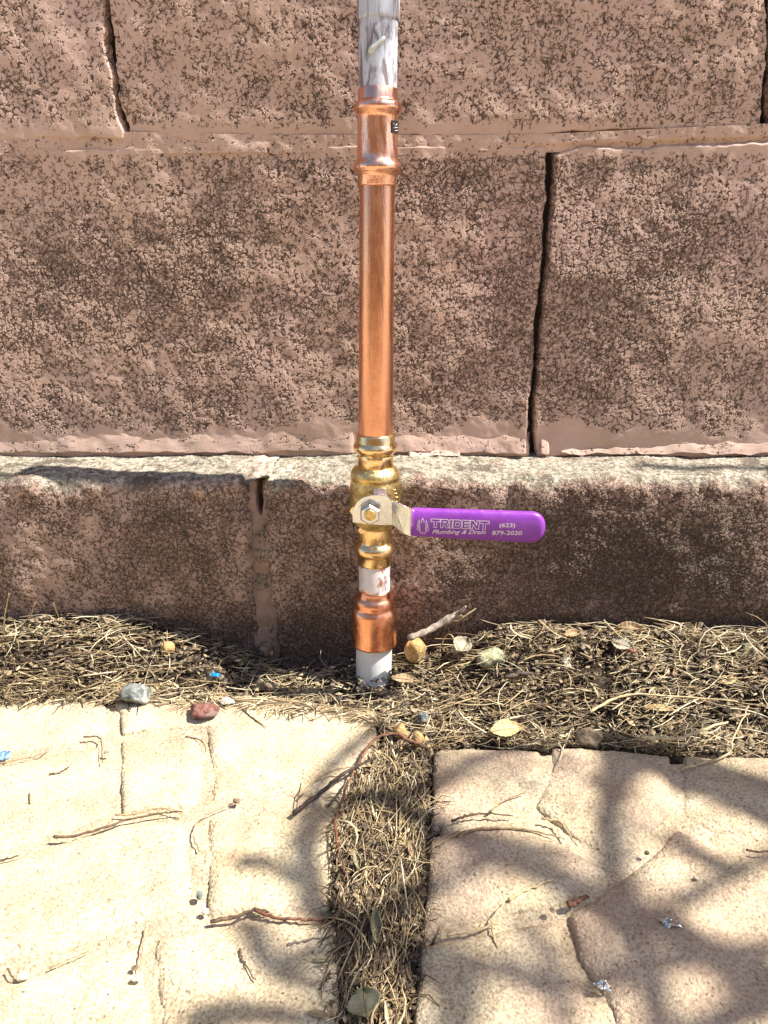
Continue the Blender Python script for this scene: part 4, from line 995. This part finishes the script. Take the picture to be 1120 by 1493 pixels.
# ------------------------------------------------------------------ leaves and scraps
def leafmat(name, a, b):
    s = NB(name); n = s.noise(120, 5, 0.6); s.color(s.mix(s.mr(n, 0.35, 0.65), a, b)); s.rough(0.55); s.spec(0.35); s.bump(s.noise(400, 3), 0.0004); return s.m
LM = {'gold': leafmat('golden_leaf', (0.40, 0.27, 0.11), (0.58, 0.43, 0.21)), 'grey': leafmat('grey_leaf', (0.24, 0.21, 0.15), (0.38, 0.34, 0.25)), 'tan': leafmat('tan_leaf', (0.28, 0.19, 0.10), (0.44, 0.32, 0.18)),
      'olive': leafmat('olive_leaf', (0.20, 0.19, 0.10), (0.36, 0.33, 0.20)), 'brown': leafmat('brown_leaf', (0.10, 0.06, 0.035), (0.22, 0.14, 0.09))}
def leaf(px, py, lpx, wpx, ang, mat, label, curl=0.25, lift=0.003, tilt=0.35, ribs=True):
    c = surf_z(px, py, lift); dep = proj(c)[2]; L_ = lpx * dep / F_PX; W_ = wpx * dep / F_PX * 1.15
    t = thing('leaf', label, 'leaf', tuple(c)); a = R(ang)
    e1 = Vector((math.cos(a), math.sin(a), 0)); e2 = Vector((-math.sin(a), math.cos(a), 0)); 
    e2 = (e2 + Vector((0, 0, tilt))).normalized() if e2.y > 0 else (e2 - Vector((0, 0, tilt))).normalized(); nrm = e1.cross(e2)
    nu, nv = 25, 15; V = []
    for i in range(nu):
        u = i / (nu - 1); hw = math.sin(math.pi * u ** .85) ** 1.1 * (1 - .12 * abs(math.sin(u * 40))) if ribs else math.sin(math.pi * u) ** .7
        for j in range(nv):
            v = -1 + 2 * j / (nv - 1)
            z = curl * W_ * .5 * v * v - curl * L_ * .12 * (2 * u - 1) ** 2 + abs(v) * (0.00035 * math.sin(u * 44) if ribs else 0)
            V.append(c + e1 * ((u - .5) * L_) + e2 * (v * hw * W_ / 2) + nrm * z)
    V = np.array([tuple(v) for v in V]); o = mesh_np('blade', V, gridfaces(nu, nv), LM[mat], t)
    so_ = o.modifiers.new('thick', 'SOLIDIFY'); so_.thickness = 0.0003
    mb = MB(); add_tube(mb, [c + e1 * ((u - .5) * L_ * 1.1) + nrm * (.0002 - curl * L_ * .12 * (2 * u - 1) ** 2) for u in np.linspace(0, 1, 10)], .00028, 5); mb.build('midrib', M_twig['tan'], t)
    return t
leaf(739, 1063, 52, 26, 14, 'gold', 'golden dry leaf with ribs lying at the edge of the shaded slab', lift=.005)
leaf(908, 940, 34, 22, -35, 'grey', 'grey green dry leaf standing in the litter above the reddish stick')
leaf(925, 985, 46, 14, -18, 'brown', 'dark brown curled leaf in the litter below the red scrap', curl=.6)
leaf(1060, 992, 34, 14, 12, 'gold', 'small golden leaf among needles at the far right')
leaf(962, 1033, 44, 10, -8, 'gold', 'narrow pale leaf blade in the litter near the slab on the right', curl=.5)
leaf(601, 1240, 12, 24, 10, 'tan', 'small oval tan leaf standing in the gap', curl=.4)
leaf(533, 1462, 44, 50, 100, 'olive', 'large wrinkled olive leaf at the bottom of the gap', curl=.3, lift=.004)
leaf(549, 1352, 16, 44, 5, 'olive', 'narrow folded olive leaf in the middle of the gap', curl=.5, lift=.004)
leaf(521, 1256, 10, 26, 15, 'olive', 'slim pale leaf at the left side of the gap', curl=.4)
leaf(590, 990, 40, 14, -12, 'tan', 'flat tan leaf strip right below the white pipe', curl=.3)
leaf(920, 916, 40, 14, -8, 'tan', 'crumpled tan leaf on top of the litter against the wall', curl=.8, lift=.008)
leaf(835, 925, 28, 12, 20, 'tan', 'ragged tan leaf against the wall right of the sticks', curl=.7, lift=.006)
leaf(470, 1398, 26, 7, 5, 'olive', 'slender grey leaf at the left border of the gap', curl=.3, lift=.002)
leaf(465, 1478, 34, 9, -8, 'tan', 'orange brown sliver leaf at the bottom left of the gap', curl=.3, lift=.002)
leaf(673, 942, 40, 26, 60, 'grey', 'grey green crumpled leaf right of the broken stick', curl=.5, lift=.008, tilt=.4)
def scrap(px, py, wpx, mat, label, seed, lift=.003, nm='plastic_scrap', cat='litter'):
    c = surf_z(px, py, lift); dep = proj(c)[2]; r_ = wpx / 2 * dep / F_PX; g_ = np.random.default_rng(seed)
    nu = 9; u = np.linspace(-1, 1, nu); X, Y = np.meshgrid(u, u, indexing='ij')
    ra = 1 + g_.uniform(-.3, .3, X.shape); V = np.stack([(X * ra * r_).ravel(), (Y * ra * r_ * .5).ravel(), (fbm(X, Y, .7, 3, seed) * r_ * 1.3 + r_ * .3).ravel()], 1) + np.array(c)
    o = mesh_np(nm, V, gridfaces(nu, nu), mat, None, False, None, origin=tuple(c)); o.modifiers.new('thick', 'SOLIDIFY').thickness = 0.0003
    return tag(o, label, cat)
M_blue = plain('blue_plastic', (0.02, 0.28, 0.55), 0.3, 0.5); M_redp = plain('red_plastic', (0.75, 0.05, 0.01), 0.3, 0.5); M_foil = plain('crumpled_foil', (0.72, 0.74, 0.75), 0.2, 0.5, .2, 300, .0005, 1.0); M_pinkp = plain('pink_plastic', (0.55, 0.10, 0.14), 0.4)
M_bluew = plain('pale_blue_plastic', (0.25, 0.42, 0.65), 0.3, 0.5, .6, 400)
scrap(315, 985, 13, M_blue, 'bright blue plastic scrap in the needles left of the pipe', 31, .004)
scrap(1003, 947, 16, M_redp, 'bright red plastic scrap in the litter at right', 32, .012)
scrap(4, 1103, 22, M_bluew, 'blue and white scrap on the paving at the left photo edge', 33, .001)
scrap(977, 1349, 24, M_foil, 'crumpled silver foil bit on the sunlit part of the right slab', 34, .001, 'foil_scrap')
scrap(879, 1437, 20, M_foil, 'dark silvery foil chip in the groove at the bottom right', 35, .001, 'foil_scrap')
scrap(140, 1000, 11, M_pinkp, 'tiny pink scrap in the straw above the grey stone', 36, .003)
scrap(156, 1098, 8, M_foil, 'tiny white shiny speck beside the hooked twig', 37, .001, 'foil_scrap')

# ------------------------------------------------------------------ the tree whose shade falls on the slabs (stands to the right, outside the view)
tree = thing('shade_tree', 'bare limbed tree standing to the right beyond the view, shading the slab', 'tree', (2.35, -0.55, -0.03))
M_bark = twig_mat('tree_bark', (0.07, 0.05, 0.035), (0.16, 0.12, 0.09))
s = NB('tree_leaf'); s.color((0.06, 0.10, 0.03)); s.rough(0.5); M_leaf = s.m
T0 = Vector((2.35, -0.55, -0.03)); CR = Vector((2.15, -0.45, 1.75))
mb = MB(); add_tube(mb, catmull([T0, T0.lerp(CR, .4) + Vector((.05, -.03, 0)), CR], 12), [.09 - .004 * i for i in range(13)], 12); mb.build('trunk', M_bark, tree)
# shadow strokes on the ground in the photo -> limbs up the sun ray
def lift_pt(px, py, t, z=0.0): return onZ(px, py, z) + SUN * t
SH = [ # (points, width px, distance)
    ([(905, 1060), (900, 1120), (885, 1190), (900, 1260), (905, 1330), (930, 1400), (960, 1500)], 46, 1.35),
    ([(905, 1080), (960, 1100), (990, 1070), (1040, 1040)], 26, 1.4),
    ([(880, 1085), (885, 1190)], 30, 1.3),
    ([(560, 1170), (640, 1140), (700, 1105), (770, 1085), (860, 1080), (920, 1075)], 26, 1.3),
    ([(1200, 1215), (1120, 1250), (1020, 1300), (950, 1345), (900, 1370)], 34, 1.45),
    ([(1200, 1370), (1120, 1385), (1000, 1400), (900, 1420), (800, 1440), (700, 1405), (640, 1400)], 32, 1.4),
    ([(1200, 1440), (1100, 1470), (980, 1520)], 46, 1.3),
    ([(620, 1395), (660, 1440), (650, 1540)], 64, 1.4),
    ([(900, 1330), (820, 1290), (740, 1260), (640, 1290)], 24, 1.45),
    ([(480, 1175), (445, 1220), (450, 1290), (480, 1345), (500, 1400), (490, 1500)], 46, 1.35),
    ([(350, 1262), (385, 1262), (430, 1290), (470, 1320)], 30, 1.35),
    ([(365, 1350), (385, 1400), (430, 1430), (520, 1470)], 36, 1.35),
    ([(290, 1490), (350, 1478), (430, 1490), (520, 1500)], 44, 1.35),
    ([(560, 1055), (530, 1078), (490, 1110), (460, 1150), (450, 1200)], 30, 1.35),
    ([(500, 1350), (560, 1330), (620, 1300)], 28, 1.4),
    ([(1000, 1085), (930, 1130), (870, 1170)], 20, 1.3),
    ([(1130, 1125), (1060, 1170), (985, 1215)], 12, 1.5),
    ([(620, 1230), (700, 1225), (800, 1240), (880, 1260)], 18, 1.4),
    ([(760, 1350), (800, 1400), (815, 1500)], 22, 1.4),
]
limbs = []
for pts, wpx, t in SH:
    P = [lift_pt(px, py, t + .05 * math.sin(i * 1.7)) for i, (px, py) in enumerate(pts)]
    C = catmull(P, 16); r_ = wpx / 2 * 0.00035
    mb = MB(); add_tube(mb, C, [r_ * (1.1 - .35 * i / 16) * (1 + .15 * math.sin(i * 2.3)) for i in range(17)], 8); mb.build('branch', M_bark, tree)
    limbs.append(C)
    # limbs shading the ledge; the left one is added to lengthen its dark band
for pts, wpx in (([(935, 676), (1020, 684), (1260, 680)], 22), ([(-160, 690), (-20, 692), (90, 690), (170, 698)], 16)):
    P = [lift_pt(px, py, 1.2, ZLEDGE) for px, py in pts]; C = catmull(P, 14)
    mb = MB(); add_tube(mb, C, [wpx / 2 * .00044 * (1 + .2 * math.sin(i * 1.9)) for i in range(15)], 8); mb.build('branch', M_bark, tree)
for C in limbs[:6]:
    mb = MB(); e = C[0]; add_tube(mb, catmull([CR, CR.lerp(e, .5) + Vector((.05, -.12, .1)), e], 10), [.022 - .0014 * i for i in range(11)], 8); mb.build('branch', M_bark, tree)
conn = [p for C in limbs[:6] for p in C]
for C in limbs[6:]:
    e, q = min(((e, q) for e in C for q in conn), key=lambda k: (k[0] - k[1]).length)
    mb = MB(); add_tube(mb, catmull([q, q.lerp(e, .5) + Vector((0, 0, .01)), e], 8), [.007 - .0003 * i for i in range(9)], 8); mb.build('branch', M_bark, tree); conn += list(C)
# leaves: small clusters near the limbs, thicker to the right
mb = MB(); g_ = np.random.default_rng(5)
def leaf_quads(px, py, t, spread, n, size):
    for _ in range(n):
        c = lift_pt(px + g_.normal(0, spread), py + g_.normal(0, spread * .6), t + g_.normal(0, .12))
        a = Vector(g_.normal(0, 1, 3)).normalized(); b = a.cross(Vector(g_.normal(0, 1, 3))).normalized(); s1 = size * g_.uniform(.6, 1.4); s2 = s1 * .35
        V = [c - a * s1, c - b * s2, c + a * s1, c + b * s2]; mb.add([tuple(v) for v in V], [(0, 1, 2, 3)])
for px, py, sp, n in ((660, 1240, 40, 110), (760, 1130, 50, 130), (700, 1400, 50, 150), (850, 1300, 50, 120), (820, 1420, 60, 150), (650, 1110, 30, 90), (930, 1200, 30, 40), (960, 1240, 40, 12),
                      (1040, 1440, 60, 60), (560, 1150, 25, 60), (560, 1380, 30, 70), (470, 1380, 30, 40), (440, 1240, 22, 14), (740, 1250, 40, 90), (620, 1320, 40, 90), (870, 1130, 40, 60), (550, 1250, 25, 20), (930, 1400, 40, 50), (1060, 1110, 40, 16)):
    leaf_quads(px, py, 1.6, sp, int(n * .6), .006)
fo = mb.build('foliage', M_leaf, tree, False); fo['kind'] = 'stuff'
